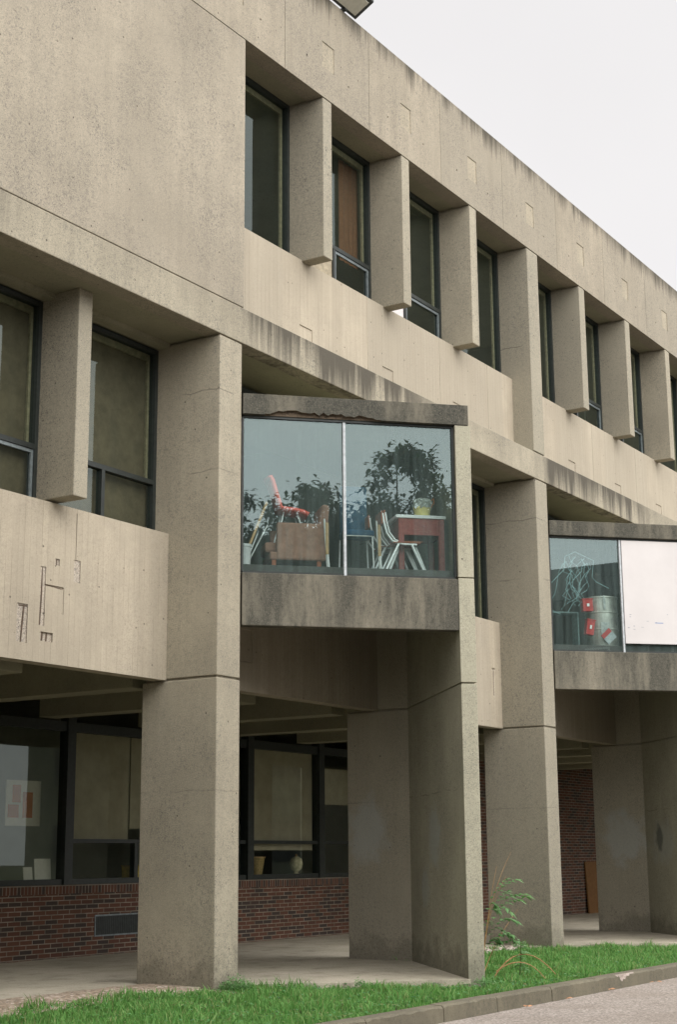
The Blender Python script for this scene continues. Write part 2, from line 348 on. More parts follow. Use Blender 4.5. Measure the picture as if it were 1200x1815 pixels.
# ------------------------------------------------------------------ dimensions of the building
Y0 = 12.77                      # plane of fascia, slab edge, columns
PER = 10.53
ZJ, ZB, ZT, ZL, ZR = 4.10, 9.08, 9.63, 14.05, 15.95
XL, XR = 5.0, 46.0
YB = 20.5
FIN = [19.59 + 2.615 * i for i in range(0, 10)]
S2 = math.sqrt(0.5)
def frame(X0): return ((X0, 12.75), (S2, -S2), (S2, S2))
def bp(fr, a, b, z): o, u, n = fr; return (o[0] + u[0] * a + n[0] * b, o[1] + u[1] * a + n[1] * b, z)

BLD = thing('concrete_building', 'weathered tan concrete building with finned upper windows and angled glazed bays', 'building', (17, 13, 0))

# upper wall panel, fascia, slab band
pan = MB().box(XL, 17.40, Y0, 13.6, ZT + 0.012, ZL - 0.012); pan.box(XL, 17.37, Y0 + 0.02, 13.55, ZT - 0.01, ZL + 0.01)
pan.build('wall_panel', MAT['panel'], BLD, bevel=0.012)
fas = MB().box(XL, XR, Y0, 13.09, ZL, ZR).build('roof_fascia', MAT['fascia'], BLD, bevel=0.015)
bx = []; bx2 = []
for i in range(-1, 9):
    x = 19.59 + 2.605 * i
    if x > 17.6 or True:
        bx.append((x - 0.02, x + 0.35, Y0 - 0.1, Y0 + 0.014, 14.60, 15.07))
        for dx in (-0.48, 0.81): bx2.append((x + dx - 0.016, x + dx + 0.016, Y0 - 0.1, Y0 + 0.05, 14.57, 14.602))
        bx2.append((x - 1.125, x - 1.113, Y0 - 0.1, Y0 + 0.012, ZL - 0.1, ZR + 0.1))
MAT['patch'] = concrete('pale_patch', base=(0.365, 0.322, 0.24), speck=0.9)
cut(fas, bx, MAT['patch']); cut(fas, bx2)
MB().box(XL, XR, 13.09, YB, ZL + 0.025, 14.4).box(XL, XR, 13.09, YB, 15.2, 15.5).build('roof_slab', MAT['soffit'], BLD)
MB().box(XL, XR, Y0, 13.07, ZB, ZT).build('slab_edge', MAT['band'], BLD, bevel=0.012)
MB().box(XL, XR, 13.07, YB, ZB + 0.018, ZT - 0.02).build('floor_slab', MAT['soffit'], BLD)

# columns: pairs repeat every PER; the wide one stands at XC, the one behind each angled wall at XM
def column(x0, x1, lower_back=14.1, top=9.055):
    m = MB().box(x0, x1, Y0, lower_back, -0.4, ZJ - 0.014).box(x0 + 0.03, x1 - 0.03, Y0 + 0.03, lower_back - 0.03, ZJ - 0.014, ZJ + 0.014)
    m.box(x0, x1, Y0, 14.02, ZJ + 0.014, top).box(x0 + 0.03, x1 - 0.03, Y0 + 0.03, 13.9, top, ZB + 0.005)
    return m.build('column', MAT['column'], BLD, bevel=0.018)
XC = [6.29, 16.82, 27.35, 37.88]
for x in XC: column(x, x + 0.535)
XM = [11.72, 22.58, 33.11, 43.64]
for x in XM: column(x, x + 0.52, 14.3)
for x in (27.35, 37.9):
    MB().box(x, x + 0.51, Y0, 13.62, ZT + 0.02, ZL - 0.02).box(x + 0.03, x + 0.48, Y0 + 0.03, 13.5, ZT - 0.01, ZT + 0.02).box(x + 0.03, x + 0.48, Y0 + 0.03, 13.5, ZL - 0.02, ZL + 0.02).build('column', MAT['column'], BLD, bevel=0.015)

# third-storey spandrel with formed rectangles, fins, windows
sp = MB()
for a, b in ((17.40, 27.352), (27.858, 37.902), (38.40, XR)): sp.box(a, b, 13.21, 13.6, ZT - 0.02, 11.24)
sp = sp.build('spandrel', MAT['spandrel'], BLD, bevel=0.012)
cut(sp, [(x - 0.06, x + 0.31, 13.1, 13.226, 9.5, 10.105) for x in (19.59, 22.2, 24.81, 30.10, 32.70, 35.3)]
    + [(x - 0.005, x + 0.005, 13.1, 13.22, 9.5, 11.4) for x in (21.64, 24.25, 26.22, 31.4, 34.0)])
fins = [(19.59, 19.853), (22.185, 22.452), (24.80, 25.08), (30.0, 30.295), (32.66, 32.94), (35.28, 35.56), (40.5, 40.78), (43.1, 43.38)]
for a, b in fins:
    MB().box(a, b, Y0, 13.62, 11.212, ZL - 0.018).box(a + 0.02, b - 0.02, Y0 + 0.02, 13.5, ZL - 0.018, ZL + 0.03).build('fin', MAT['fin'], BLD, bevel=0.014)

def window(x0, x1, y, z0, z1, transom=None, vert=None, panel=None, gl='glass', blind=None, sash=True, fw=0.065, alu=True):
    m = MB().box(x0, x0 + fw, y - 0.05, y + 0.06, z0, z1).box(x1 - fw, x1, y - 0.05, y + 0.06, z0, z1)
    m.box(x0 + fw, x1 - fw, y - 0.05, y + 0.06, z1 - fw, z1).box(x0 + fw, x1 - fw, y - 0.05, y + 0.06, z0, z0 + fw * 0.6)
    if transom: m.box(x0 + fw, x1 - fw, y - 0.055, y + 0.055, transom - 0.035, transom + 0.035)
    if vert: m.box(vert - 0.035, vert + 0.035, y - 0.052, y + 0.05, z0 + fw * 0.6, transom - 0.035)
    w = m.build('window', MAT['frame'], BLD)
    MB().quad((x0 + fw * .5, y, z0), (x1 - fw * .5, y, z0), (x1 - fw * .5, y, z1), (x0 + fw * .5, y, z1)).build('pane', MAT[gl], w)
    if sash:
        a = MB(); q = 0.085; yy0, yy1 = y + 0.062, y + 0.10
        zb = (transom + 0.03) if transom else z0
        a.box(x1 - fw - q + 0.04, x1 - fw + 0.04, yy0, yy1, zb, z1 - 0.05).box(x0 + fw - 0.04, x0 + fw + q - 0.04, yy0, yy1, zb, z1 - 0.05).box(x0 + fw + q - 0.04, x1 - fw - q + 0.04, yy0, yy1, z1 - fw - 0.10, z1 - 0.05)
        a.build('sash', MAT['sash'], w)
    if transom:
        zt = transom - 0.036; a = MB(); xa = (vert or x0 + fw) + 0.036
        a.box(xa, x1 - fw - 0.002, y - 0.035, y - 0.005, zt - 0.05, zt - 0.002).box(x1 - fw - 0.05, x1 - fw - 0.002, y - 0.034, y - 0.006, z0 + 0.05, zt - 0.05).box(xa, xa + 0.045, y - 0.034, y - 0.006, z0 + 0.05, zt - 0.05)
        if alu: a.build('vent_sash', MAT['alu'], w)
    if panel: MB().box(x0 + fw, vert - 0.036, y - 0.02, y - 0.004, z0 + 0.04, transom - 0.036).build('infill_panel', MAT[panel], w)
    if blind: MB().box(x0 + 0.02, x1 - 0.02, y + 0.11, y + 0.125, z0, z1 - 0.02).build('blind', MAT[blind], w)
    return w
Y3 = 13.50
ed = [17.40] + [v for f in fins[:3] for v in f] + [27.35]
wl = [(ed[i], ed[i + 1]) for i in range(0, len(ed), 2)]
opts = [dict(), dict(transom=11.99, vert=20.96, panel='sash'), dict(transom=11.96, vert=23.42, panel='white'), dict()]
for (a, b), k in zip(wl, opts): window(a, b, Y3, 11.24, ZL + 0.02, **k)
ed = [27.86] + [v for f in fins[3:6] for v in f] + [37.9]
wl = [(ed[i], ed[i + 1]) for i in range(0, len(ed), 2)]
opts = [dict(), dict(transom=11.97, vert=31.2), dict(transom=11.97, vert=33.9), dict()]
for (a, b), k in zip(wl, opts): window(a, b, Y3, 11.24, ZL + 0.02, **k)
for a, b in ((38.4, 40.5), (40.78, 43.1), (43.38, XR)): window(a, b, Y3, 11.24, ZL + 0.02)

# second storey: plain bays between XM column and the next XC column
for k, (a, b) in enumerate(((12.23, 16.82), (23.10, 27.35), (33.63, 37.88))):
    s2 = MB().box(a - 0.01, b + 0.002, 13.67, 13.9, ZJ - 0.003, 6.21).build('spandrel', MAT['spandrel'], BLD, bevel=0.012)
    MB().box(a + 0.02, b - 0.02, 13.9, 14.25, ZJ + 0.06, 5.62).build('spandrel_ledge', MAT['soffit'], BLD)
    if k == 0:
        cut(s2, [(14.235, 14.335, 13.5, 13.684, 4.57, 5.115), (14.235, 14.335, 13.5, 13.683, 5.115, 5.34), (14.86, 14.985, 13.5, 13.684, 5.22, 5.52), (14.50, 14.585, 13.5, 13.69, 5.39, 5.48),
                 (13.84, 14.03, 13.5, 13.686, 4.32, 4.81), (14.27, 14.50, 13.5, 13.70, 4.375, 4.495)], MAT['scar'])
        cut(s2, [(14.335, 14.67, 13.5, 13.69, 5.095, 5.118), (14.672, 14.684, 13.5, 13.685, 4.76, 5.11), (14.882, 14.892, 13.5, 13.69, 5.53, 6.15)])
        rb = MB()
        rb.tube([(13.93, 13.685, 4.32), (13.95, 13.68, 4.6), (13.97, 13.685, 4.80)], 0.012, 6).tube([(13.88, 13.69, 4.785), (14.02, 13.69, 4.79)], 0.010, 6)
        rb.tube([(14.26, 13.685, 4.58), (14.275, 13.68, 5.0), (14.28, 13.69, 5.33)], 0.011, 6).tube([(14.872, 13.695, 5.05), (14.875, 13.695, 5.51)], 0.010, 6)
        rb.tube([(14.32, 13.70, 4.38), (14.33, 13.70, 4.49)], 0.014, 6).tube([(14.40, 13.70, 4.38), (14.41, 13.70, 4.49)], 0.014, 6).tube([(14.33, 13.675, 5.115), (14.5, 13.672, 5.10), (14.66, 13.675, 5.085)], 0.007, 6)
        rb.tube([(14.54, 13.69, 5.395), (14.545, 13.69, 5.475)], 0.009, 6)
        rb.build('rebar', MAT['rebar'], BLD)
    if k == 1:
        cut(s2, [(27.0, 27.035, 13.5, 13.70, 4.72, 5.25), (26.96, 27.08, 13.5, 13.70, 5.22, 5.26)], MAT['scar'])
    f0 = b - 2.46 if k == 0 else a + 1.82
    MB().box(f0, f0 + 0.265, 13.26, 14.02, 6.245, ZB - 0.012 + 0.03).build('fin', MAT['fin'], BLD, bevel=0.014)
    bl = 'blind' if k == 0 else None
    window(a, f0, 13.97, 6.10, 9.02, transom=6.98, blind='blind' if k != 1 else None)
    window(f0 + 0.265, b, 13.97, 6.10, 9.02, transom=6.99, vert=f0 + 1.31, blind=bl, alu=False) if k == 0 else window(f0 + 0.265, b, 13.97, 6.10, 9.02)
    MB().box(a, b, 13.70, 13.9, 9.025, ZB + 0.03).build('window_head', MAT['soffit'], BLD)

# sawtooth bays
def bay(X0, k):
    fr = frame(X0); xm = X0 + 5.22
    apex = bp(fr, 3.225, 0, 0)
    # angled return wall from the apex back to the middle column, with real joints
    dv = (0.749, 0.6626); c = (X0 + 2.28, 10.465); d = (X0 + 2.455, 10.297)
    t0 = (xm + 0.02 - c[0]) / dv[0]; t1 = (xm + 0.3 - d[0]) / dv[0]
    p2 = (c[0] + dv[0] * t0, c[1] + dv[1] * t0); p3 = (d[0] + dv[0] * t1, d[1] + dv[1] * t1)
    poly = [d, p3, (p2[0] + 0.1, p2[1] + 0.2), p2, c]
    sh = lambda q: [(x + (0.02 if i in (0, 4) else 0), y + (0.03 if i in (0, 4) else 0) + (0.015 if i in (3,) else 0)) for i, (x, y) in enumerate(q)]
    inn = [(d[0] + 0.02 - 0.02, d[1] + 0.045), (p3[0], p3[1] + 0.03), (p2[0] + 0.1, p2[1] + 0.2), (p2[0] + 0.02, p2[1]), (c[0] + 0.045, c[1] + 0.01)]
    m = MB().prism(poly, -0.4, ZJ - 0.012).prism(inn, ZJ - 0.012, ZJ + 0.012).prism(poly, ZJ + 0.012, 5.645).prism(inn, 5.645, 5.66).prism(poly, 5.66, 7.985)
    m.build('angled_wall', MAT['inner'], BLD, bevel=0.014)
    # parapet beam, brow, floor and roof
    pa = MB().obox(fr, 0.004, 3.225, 0.0, 0.20, 4.868, 5.632).build('bay_parapet', MAT['grimy'], BLD, bevel=0.012)
    brow = MB().obox(fr, 0.004, 3.44, -0.012, 0.30, 7.992, 8.30).build('bay_brow', MAT['brow'], BLD, bevel=0.012)
    if k == 1:
        random.seed(77); n_ = 26; bot = [(0.33 + 1.75 * i / n_, 7.93) for i in range(n_ + 1)]
        top_ = [(0.33 + 1.75 * i / n_, 8.0 + random.uniform(.02, .075) * (1 if 1 < i < n_ - 1 else .2) + (.03 if 3 < i < 9 else 0)) for i in range(n_ + 1)][::-1]
        pr = bot + top_; N_ = len(pr); cm = MB()
        cm.add([bp(fr, a, -.2, z) for a, z in pr] + [bp(fr, a, .05, z - .01) for a, z in pr], [tuple(range(N_)), tuple(range(2 * N_ - 1, N_ - 1, -1))] + [(i, i + N_, (i + 1) % N_ + N_, (i + 1) % N_) for i in range(N_)])
        _cut(brow, [], MAT['spall'], cm)
    a0 = bp(fr, 0.02, 0.21, 0); a1 = bp(fr, 3.2, 0.21, 0)
    tri = [(a0[0], a0[1]), (a1[0], a1[1]), (p2[0] - 0.01, p2[1] + 0.02), (xm, 14.2), (X0, 14.2), (X0, a0[1] + 0.02)]
    MB().prism(tri, 5.56, 5.79).build('bay_floor', MAT['roomfloor'], BLD)
    tri2 = [bp(fr, 0.02, 0.3, 0)[:2], bp(fr, 3.42, 0.3, 0)[:2], (p3[0] - 0.1, p3[1]), (xm, 13.75), (X0, 13.75)]
    MB().prism(tri2, 8.02, 8.2).build('bay_roof', MAT['soffit'], BLD)
    s2 = MB().box(X0 - 0.005, xm + 0.01, 13.67, 13.9, ZJ + 0.003, 5.55).build('spandrel', MAT['spandrel'], BLD, bevel=0.01)
    if k == 1: cut(s2, [(18.55, 18.9, 13.5, 13.69, 4.55, 5.05)])
    MB().box(X0 + 0.02, xm - 0.02, 13.9, 14.25, ZJ + 0.06, 5.5).build('spandrel_ledge', MAT['soffit'], BLD)
    # glazing
    m = MB().obox(fr, 0.02, 3.215, 0.07, 0.15, 5.634, 5.668).obox(fr, 0.02, 3.215, 0.07, 0.15, 7.955, 7.99)
    m.obox(fr, 0.0, 0.03, 0.07, 0.15, 5.668, 7.955).obox(fr, 3.195, 3.225, 0.06, 0.15, 5.668, 7.955)
    w = m.build('bay_window', MAT['frame'], BLD)
    MB().add([bp(fr, 0.02, 0.10, 5.65), bp(fr, 1.53, 0.10, 5.65), bp(fr, 1.53, 0.10, 7.97), bp(fr, 0.02, 0.10, 7.97)], [(0, 1, 2, 3)]).build('pane', MAT['bayglass'], w)
    MB().add([bp(fr, 1.53, 0.103, 5.65), bp(fr, 3.21, 0.103, 5.65), bp(fr, 3.21, 0.103, 7.97), bp(fr, 1.53, 0.103, 7.97)], [(0, 1, 2, 3)]).build('pane', MAT['bayglass'], w)
    MB().obox(fr, 1.512, 1.553, 0.055, 0.13, 5.636, 7.95).build('mullion', MAT['mullion'], w, bevel=0.004)
    # strip window in the gap above the bay roof
    window(X0 + 0.01, xm, 13.97, 8.19, 9.02, sash=False, fw=0.08)
for k, X0 in enumerate((6.825, 17.355, 27.885, 38.415)): bay(X0, k)

# ground storey: ribs, glazed wall, brick
rib = [16.85 - 2.63 * 4 + 2.63 * i for i in range(15)]
for x in rib: MB().box(x, x + 0.42, 14.32, 18.62, 4.04, 4.62).build('ceiling_rib', MAT['soffit'], BLD, bevel=0.01)
MB().box(XL, XR, 13.92, 18.6, 4.6, 4.9).build('ceiling_soffit', MAT['soffit'], BLD)
YW = 18.9
bw = MB().box(XL, 31.0, YW, YW + 0.25, -0.35, 1.06).box(31.0, XR, YW - 0.003, YW + 0.25, -0.35, 4.6).build('brick_wall', MAT['brick'], BLD)
MB().box(XL, 31.0, YW - 0.012, YW + 0.25, 1.062, 1.21).build('brick_sill', MAT['rowlock'], BLD)
vt = MB().box(21.36, 23.16, YW - 0.012, YW + 0.02, 0.30, 0.325).box(21.36, 23.16, YW - 0.012, YW + 0.02, 0.65, 0.675).box(21.36, 21.385, YW - 0.012, YW + 0.02, 0.325, 0.65).box(23.135, 23.16, YW - 0.012, YW + 0.02, 0.325, 0.65)
vt = vt.build('vent', MAT['alu'], BLD)
g = MB().box(21.385, 23.135, YW - 0.004, YW + 0.01, 0.325, 0.65)
for i in range(34): g.box(21.40 + i * 0.051, 21.412 + i * 0.051, YW - 0.010, YW - 0.003, 0.33, 0.645)
g.build('grille', MAT['frame'], vt)
mul = [12.2, 15.0, 17.85, 20.62, 23.3, 26.08, 28.76, 30.95]
for i in range(len(mul) - 1):
    a, b = mul[i], mul[i + 1]; y = YW + 0.08; hw = 0.105
    m = MB().box(a - hw, a + hw, y - 0.10, y + 0.1, 1.212, 4.6).box(a + hw, b - hw, y - 0.06, y + 0.08, 1.212, 1.31).box(a + hw, b - hw, y - 0.06, y + 0.08, 3.88, 4.05)
    if i not in (2,): m.box(a + hw, b - hw, y - 0.05, y + 0.07, 1.93, 2.0)
    if i == 3: m.box(22.46, 22.56, y - 0.05, y + 0.07, 1.31, 1.93)
    w = m.build('window', MAT['frame'], BLD)
    MB().quad((a, y, 1.25), (b, y, 1.25), (b, y, 4.6), (a, y, 4.6)).build('pane', MAT['gglass'], w)
    if i == 5: MB().box(a + 0.12, b - 0.12, y + 0.10, y + 0.115, 1.80, 3.9).build('blind', MAT['tanblind'], w)
    if i == 3: MB().box(a + 0.12, 22.5, y + 0.16, y + 0.175, 2.0, 3.9).box(22.52, b - 0.1, y + 0.14, y + 0.155, 2.2, 3.9).build('blind', MAT['tanblind'], w)
    if i == 6: MB().box(a + 0.12, b, y + 0.10, y + 0.115, 2.8, 3.6).build('blind', MAT['tanblind'], w)

# interior shells so the rooms are closed and dark
rm = MB().box(XL, XR, YB, YB + 0.2, 5.6, 15.2).box(XL - 0.2, XL, Y0 + 0.01, 24, -0.3, 15.4).box(XR, XR + 0.2, Y0 + 0.01, 24, -0.3, 15.4)
rm.box(XL, XR, 23.8, 24, -0.3, 4.6).box(XL, XR, 13.62, 13.66, ZT, 9.9)
rm.build('room_wall', MAT['room'], BLD)
MB().box(XL, XR, 14.2, YB, 5.5, 5.62).box(XL, XR, 18.6, 24, 4.58, 4.85).box(XL, XR, 19.15, 24, -0.3, 0.0).build('room_floor', MAT['roomfloor'], BLD)
for x in (12.3, 22.84, 33.4):
    MB().box(x - 0.08, x + 0.08, 14.3, YB, 5.62, ZB + 0.02).build('partition', MAT['room'], BLD)
for x in (14.0, 19.7, 24.9, 27.6, 32.8, 38.1):
    MB().box(x - 0.06, x + 0.06, 16.2, YB, ZT, ZL + 0.03).build('partition', MAT['room'], BLD)

# ------------------------------------------------------------------ floodlight on the roof edge
fl = thing('floodlight', 'grey box floodlight hanging over the roof edge against the sky', 'floodlight', (20.1, 12.6, 16.0))
def tilt(x0, x1, y0, y1, h0, h1):
    q = lambda x, t, h: (x, 12.755 - t * 0.88 - h * 0.0, 15.965 + t * 0.48 + h)
    return [q(x0, y0, h0), q(x1, y0, h0), q(x1, y1, h0), q(x0, y1, h0), q(x0, y0, h1), q(x1, y0, h1), q(x1, y1, h1), q(x0, y1, h1)]
MB().hexa(tilt(19.35, 20.62, 0.0, 0.44, 0.0, 0.20)).build('housing', MAT['frame'], fl, bevel=0.01)
MB().hexa(tilt(19.42, 20.53, 0.06, 0.38, -0.012, 0.002)).build('lens', plain('frosted_lens', (0.42, 0.41, 0.34), 0.4, 0.5, var=0.08), fl)
for x in (19.7, 20.2): MB().box(x, x + .08, 12.7, 13.0, 15.952, 15.99).build('bracket', MAT['frame'], fl)

# ------------------------------------------------------------------ ground
def ground_mat():
    s = NT('asphalt_gravel'); P = s.pos()
    f = s.noise(P, 26, 4, 0.75); v = s.voro(P, 42); cr = s.n('ShaderNodeSeparateColor'); s.l(v.outputs['Color'], cr.inputs[0])
    c = s.mix(s.ramp(cr.outputs[0], 0.2, 0.9), (0.23, 0.20, 0.172), (0.48, 0.425, 0.375))
    c = s.mix(s.ramp(f, 0.42, 0.70, 0, 0.55), c, (0.14, 0.12, 0.10))
    c = s.mix(s.ramp(s.noise(P, 0.9, 5), 0.45, 0.7, 0, 0.4), c, (0.21, 0.175, 0.14))
    s.bsdf(c, 0.95, 0.15, height=s.math('ADD', cr.outputs[0], f), bump=0.5, dist=0.01); return s.m
def soil_mat():
    s = NT('soil'); P = s.pos(); f = s.noise(P, 14, 5, 0.7)
    c = s.mix(s.ramp(f, 0.35, 0.65), (0.035, 0.05, 0.02), (0.075, 0.085, 0.035)); s.bsdf(c, 1.0, 0.1, height=f, bump=0.5); return s.m
def dirt_mat():
    s = NT('gravelly_dirt'); P = s.pos(); f = s.noise(P, 22, 5, 0.75); v = s.voro(P, 24); cr = s.n('ShaderNodeSeparateColor'); s.l(v.outputs['Color'], cr.inputs[0])
    c = s.mix(s.ramp(f, 0.35, 0.65), (0.22, 0.165, 0.11), (0.40, 0.33, 0.255)); c = s.mix(s.ramp(cr.outputs[0], 0.78, 0.86, 0, 0.8), c, (0.55, 0.47, 0.40))
    c = s.mix(s.ramp(cr.outputs[1], 0.85, 0.92, 0, 0.8), c, (0.12, 0.10, 0.07)); s.bsdf(c, 1.0, 0.1, height=s.math('ADD', f, cr.outputs[0]), bump=0.6, dist=0.02); return s.m
struct(MB().box(-400, 400, -400, 400, -1.0, -0.40).build('ground', soil_mat()))
struct(MB().box(-60, 90, -22, 9.41, -0.39, -0.31).build('road', ground_mat()))

def slab_mat():
    s = NT('stained_paving'); P = s.pos()
    c = s.mix(s.ramp(s.noise(P, 0.8, 5, 0.6), 0.35, 0.68), (0.37, 0.34, 0.26), (0.50, 0.45, 0.355))
    f = s.noise(P, 40, 3, 0.7); c = s.mix(s.ramp(f, 0.5, 0.66, 0, 0.4), c, (0.14, 0.12, 0.09))
    c = s.mix(s.ramp(s.noise(P, 2.2, 4, 0.7), 0.52, 0.70, 0, 0.5), c, (0.15, 0.13, 0.10))
    s.bsdf(c, 0.9, 0.2, height=f, bump=0.2); return s.m
SLABM = slab_mat()
def front(x0):
    f = frame(x0 - 0.0)
    return [(x0 - 0.9, 13.6), (x0 - 0.56, 13.0), (x0 - 0.02, 12.86), (x0 + 0.0, 12.74), (x0 + 2.27, 10.455), (x0 + 2.36, 10.42), (x0 + 5.3, 13.1), (x0 + 5.4, 13.6)]
def slab_part(x0, x1, pts): return [(x0, 18.905), (x0, 13.75)] + pts + [(x1, 13.75), (x1, 18.905)]
sl = MB()
bays = [6.825, 17.355, 27.885, 38.415]
cuts = [XL, 12.6, 18.02 - 0.006, 23.2, 28.6, 33.9, 39.2, XR]
pp = []
for x0 in bays: pp += front(x0)
sl.prism([(XL, 18.905)] + [(XL, 13.7)] + pp + [(XR, 13.6), (XR, 18.905)], -0.45, -0.02)
slab = struct(sl.build('pavement', SLABM, bevel=0.01))
cut(slab, [(18.02, 18.035, 13.7, 18.9, -0.05, 0.1), (23.2, 23.215, 13.7, 18.9, -0.05, 0.1), (16.9, 23.0, 14.9, 14.912, -0.05, 0.1), (27.0, 34, 14.9, 14.912, -0.05, 0.1)])

# lawn soil and dirt strip
def zlawn(x, y):
    t = min(1, max(0, (y - 9.6) / 2.6)); return -0.125 + 0.045 * t + 0.02 * math.sin(x * 1.3 + y)*0.5
nx, ny = 170, 26
vs, fs = [], []
for i in range(nx + 1):
    for j in range(ny + 1):
        x = 0 + 46 * i / nx; y = 9.58 + (14.4 - 9.58) * j / ny; vs.append((x, y, zlawn(x, y) - 0.02))
for i in range(nx):
    for j in range(ny):
        a = i * (ny + 1) + j; fs.append((a, a + ny + 1, a + ny + 2, a + 1))
struct(MB().add(vs, fs).build('lawn', soil_mat(), smooth=True))
random.seed(5)
vs, fs = [], []
ds = [(-1, 13.0), (9, 13.05), (13.3, 13.12), (14.7, 13.25), (15.9, 13.15), (16.6, 12.72), (16.95, 12.5)]
def dedge(x):
    for (a, ya), (b, yb) in zip(ds, ds[1:]):
        if a <= x <= b: return ya + (yb - ya) * (x - a) / (b - a)
    return 13
n1, n2 = 140, 10
for i in range(n1 + 1):
    x = 3.0 + (16.9 - 3.0) * i / n1
    for j in range(n2 + 1):
        y0, y1 = dedge(x) - 0.25, 14.1
        vs.append((x, y0 + (y1 - y0) * j / n2, (-0.075 + 0.068 * min(1, j / n2 * 1.6)) + random.uniform(-.006, .006) if j < n2 else -0.03))
for i in range(n1):
    for j in range(n2):
        a = i * (n2 + 1) + j; fs.append((a, a + n2 + 1, a + n2 + 2, a + 1))
struct(MB().add(vs, fs).build('dirt_path', dirt_mat(), smooth=True))

# kerb: separate cast stones butted with open joints
kb = MB(); xs = [4.0, 5.9, 7.8, 9.7, 11.6, 13.4, 15.2, 16.98, 18.40, 20.05, 21.62, 23.85, 26.0, 28.2, 30.4, 33, 36, 39, 42, 45]
for a, b in zip(xs, xs[1:]):
    dz = random.uniform(-0.007, 0.007); dy = random.uniform(-0.009, 0.009); n = max(4, int((b - a) / 0.09)); vs = []; fs = []
    for i in range(n + 1):
        x = a + .008 + (b - a - .016) * i / n; e = (0.022 if i in (0, n) else 0) ; q = lambda k=.006: random.uniform(-k, k)
        r = random.uniform(.012, .028) + e * .5
        vs += [(x, 9.395 + dy, -.45), (x, 9.402 + dy + q(.003), -.115 + dz - r + q()), (x, 9.412 + dy + r * .5 + q(.004), -.112 + dz + q(.003) - e * .3), (x, 9.60, -.108 + dz), (x, 9.60, -.45)]
    for i in range(n):
        for k in range(5): fs.append((i * 5 + k, i * 5 + (k + 1) % 5, i * 5 + 5 + (k + 1) % 5, i * 5 + 5 + k))
    fs += [(4, 3, 2, 1, 0), tuple(n * 5 + k for k in range(5))]; kb.add(vs, fs)
kerb = kb.build('kerb', MAT['kerbstone']); struct(kerb)
MAT['chip'] = concrete('broken_kerb', base=(0.44, 0.37, 0.32), speck=1.2, streak=0.0)
def chip(x, prof, d):
    m = MB(); n = len(prof)
    vs = [(x + a, 9.30, z) for a, z in prof] + [(x + a * .9 + .02, 9.40 + d, z + .03) for a, z in prof]
    m.add(vs, [tuple(range(n)), tuple(range(2 * n - 1, n - 1, -1))] + [(i, i + n, (i + 1) % n + n, (i + 1) % n) for i in range(n)]); return m
_cut(kerb, [], MAT['chip'], chip(22.3, [(0, .05), (.02, -.13), (.09, -.16), (.15, -.145), (.20, -.21), (.27, -.235), (.33, -.20), (.40, -.215), (.45, -.165), (.55, -.17), (.62, -.145), (.78, -.15), (.86, -.125), (.95, -.12), (.98, .05)], 0.055))

# rubble beside the second column
rb = MB(); random.seed(3)
for i in range(70):
    x = random.uniform(25.3, 27.3); y = 13.42 + random.uniform(-0.12, 0.12) - 0.0; r = random.uniform(0.03, 0.08)
    p = [(x + r * random.uniform(.5, 1) * sx_, y + r * random.uniform(.5, 1) * sy_, -0.07 + r * sz_ * random.uniform(.6, 1)) for sz_ in (-1, 1) for sx_, sy_ in ((-1, -1), (1, -1), (1, 1), (-1, 1))]
    rb.hexa(p)
o = rb.build('rubble', plain('pale_rubble', (0.50, 0.43, 0.37), 0.95, var=0.2)); tag(o, 'pale broken concrete rubble along the second column base', 'rubble', kind='stuff')

# grass
def grass_mat(name, cols):
    s = NT(name); g = s.n('ShaderNodeNewGeometry'); r = s.n('ShaderNodeValToRGB'); s.l(g.outputs['Random Per Island'], r.inputs[0])
    e = r.color_ramp.elements; e[0].position = 0; e[0].color = (*cols[0], 1); e[1].position = 1; e[1].color = (*cols[-1], 1)
    for i, c in enumerate(cols[1:-1]):
        q = e.new((i + 1) / (len(cols) - 1)); q.color = (*c, 1)
    P = g.outputs['Position']; c = s.mix(s.ramp(s.noise(P, 1.3, 5), 0.42, 0.66, 0, 0.5), r.outputs[0], (0.13, 0.30, 0.07))
    b = s.n('ShaderNodeBsdfPrincipled'); s.l(c, b.inputs['Base Color']); b.inputs['Roughness'].default_value = 0.6; b.inputs['Specular IOR Level'].default_value = 0.25
    t = s.n('ShaderNodeBsdfTranslucent'); s.l(c, t.inputs['Color']); m = s.n('ShaderNodeMixShader'); m.inputs[0].default_value = 0.3
    s.l(b.outputs[0], m.inputs[1]); s.l(t.outputs[0], m.inputs[2]); s.l(m.outputs[0], s.out.inputs['Surface']); return s.m
def back_edge(x):
    if x < 16.6: return dedge(max(-1, x)) + 0.02
    if x < 16.95: return 12.72
    for x0 in bays:
        t = x - x0
        if -0.56 <= t < 0: return 12.76
        if 0 <= t < 2.35: return 12.72 - t - 0.0
        if 2.35 <= t < 5.2: return 10.25 + (t - 2.38) * 0.885 - 0.02
    return 13.42
rng = np.random.default_rng(11)
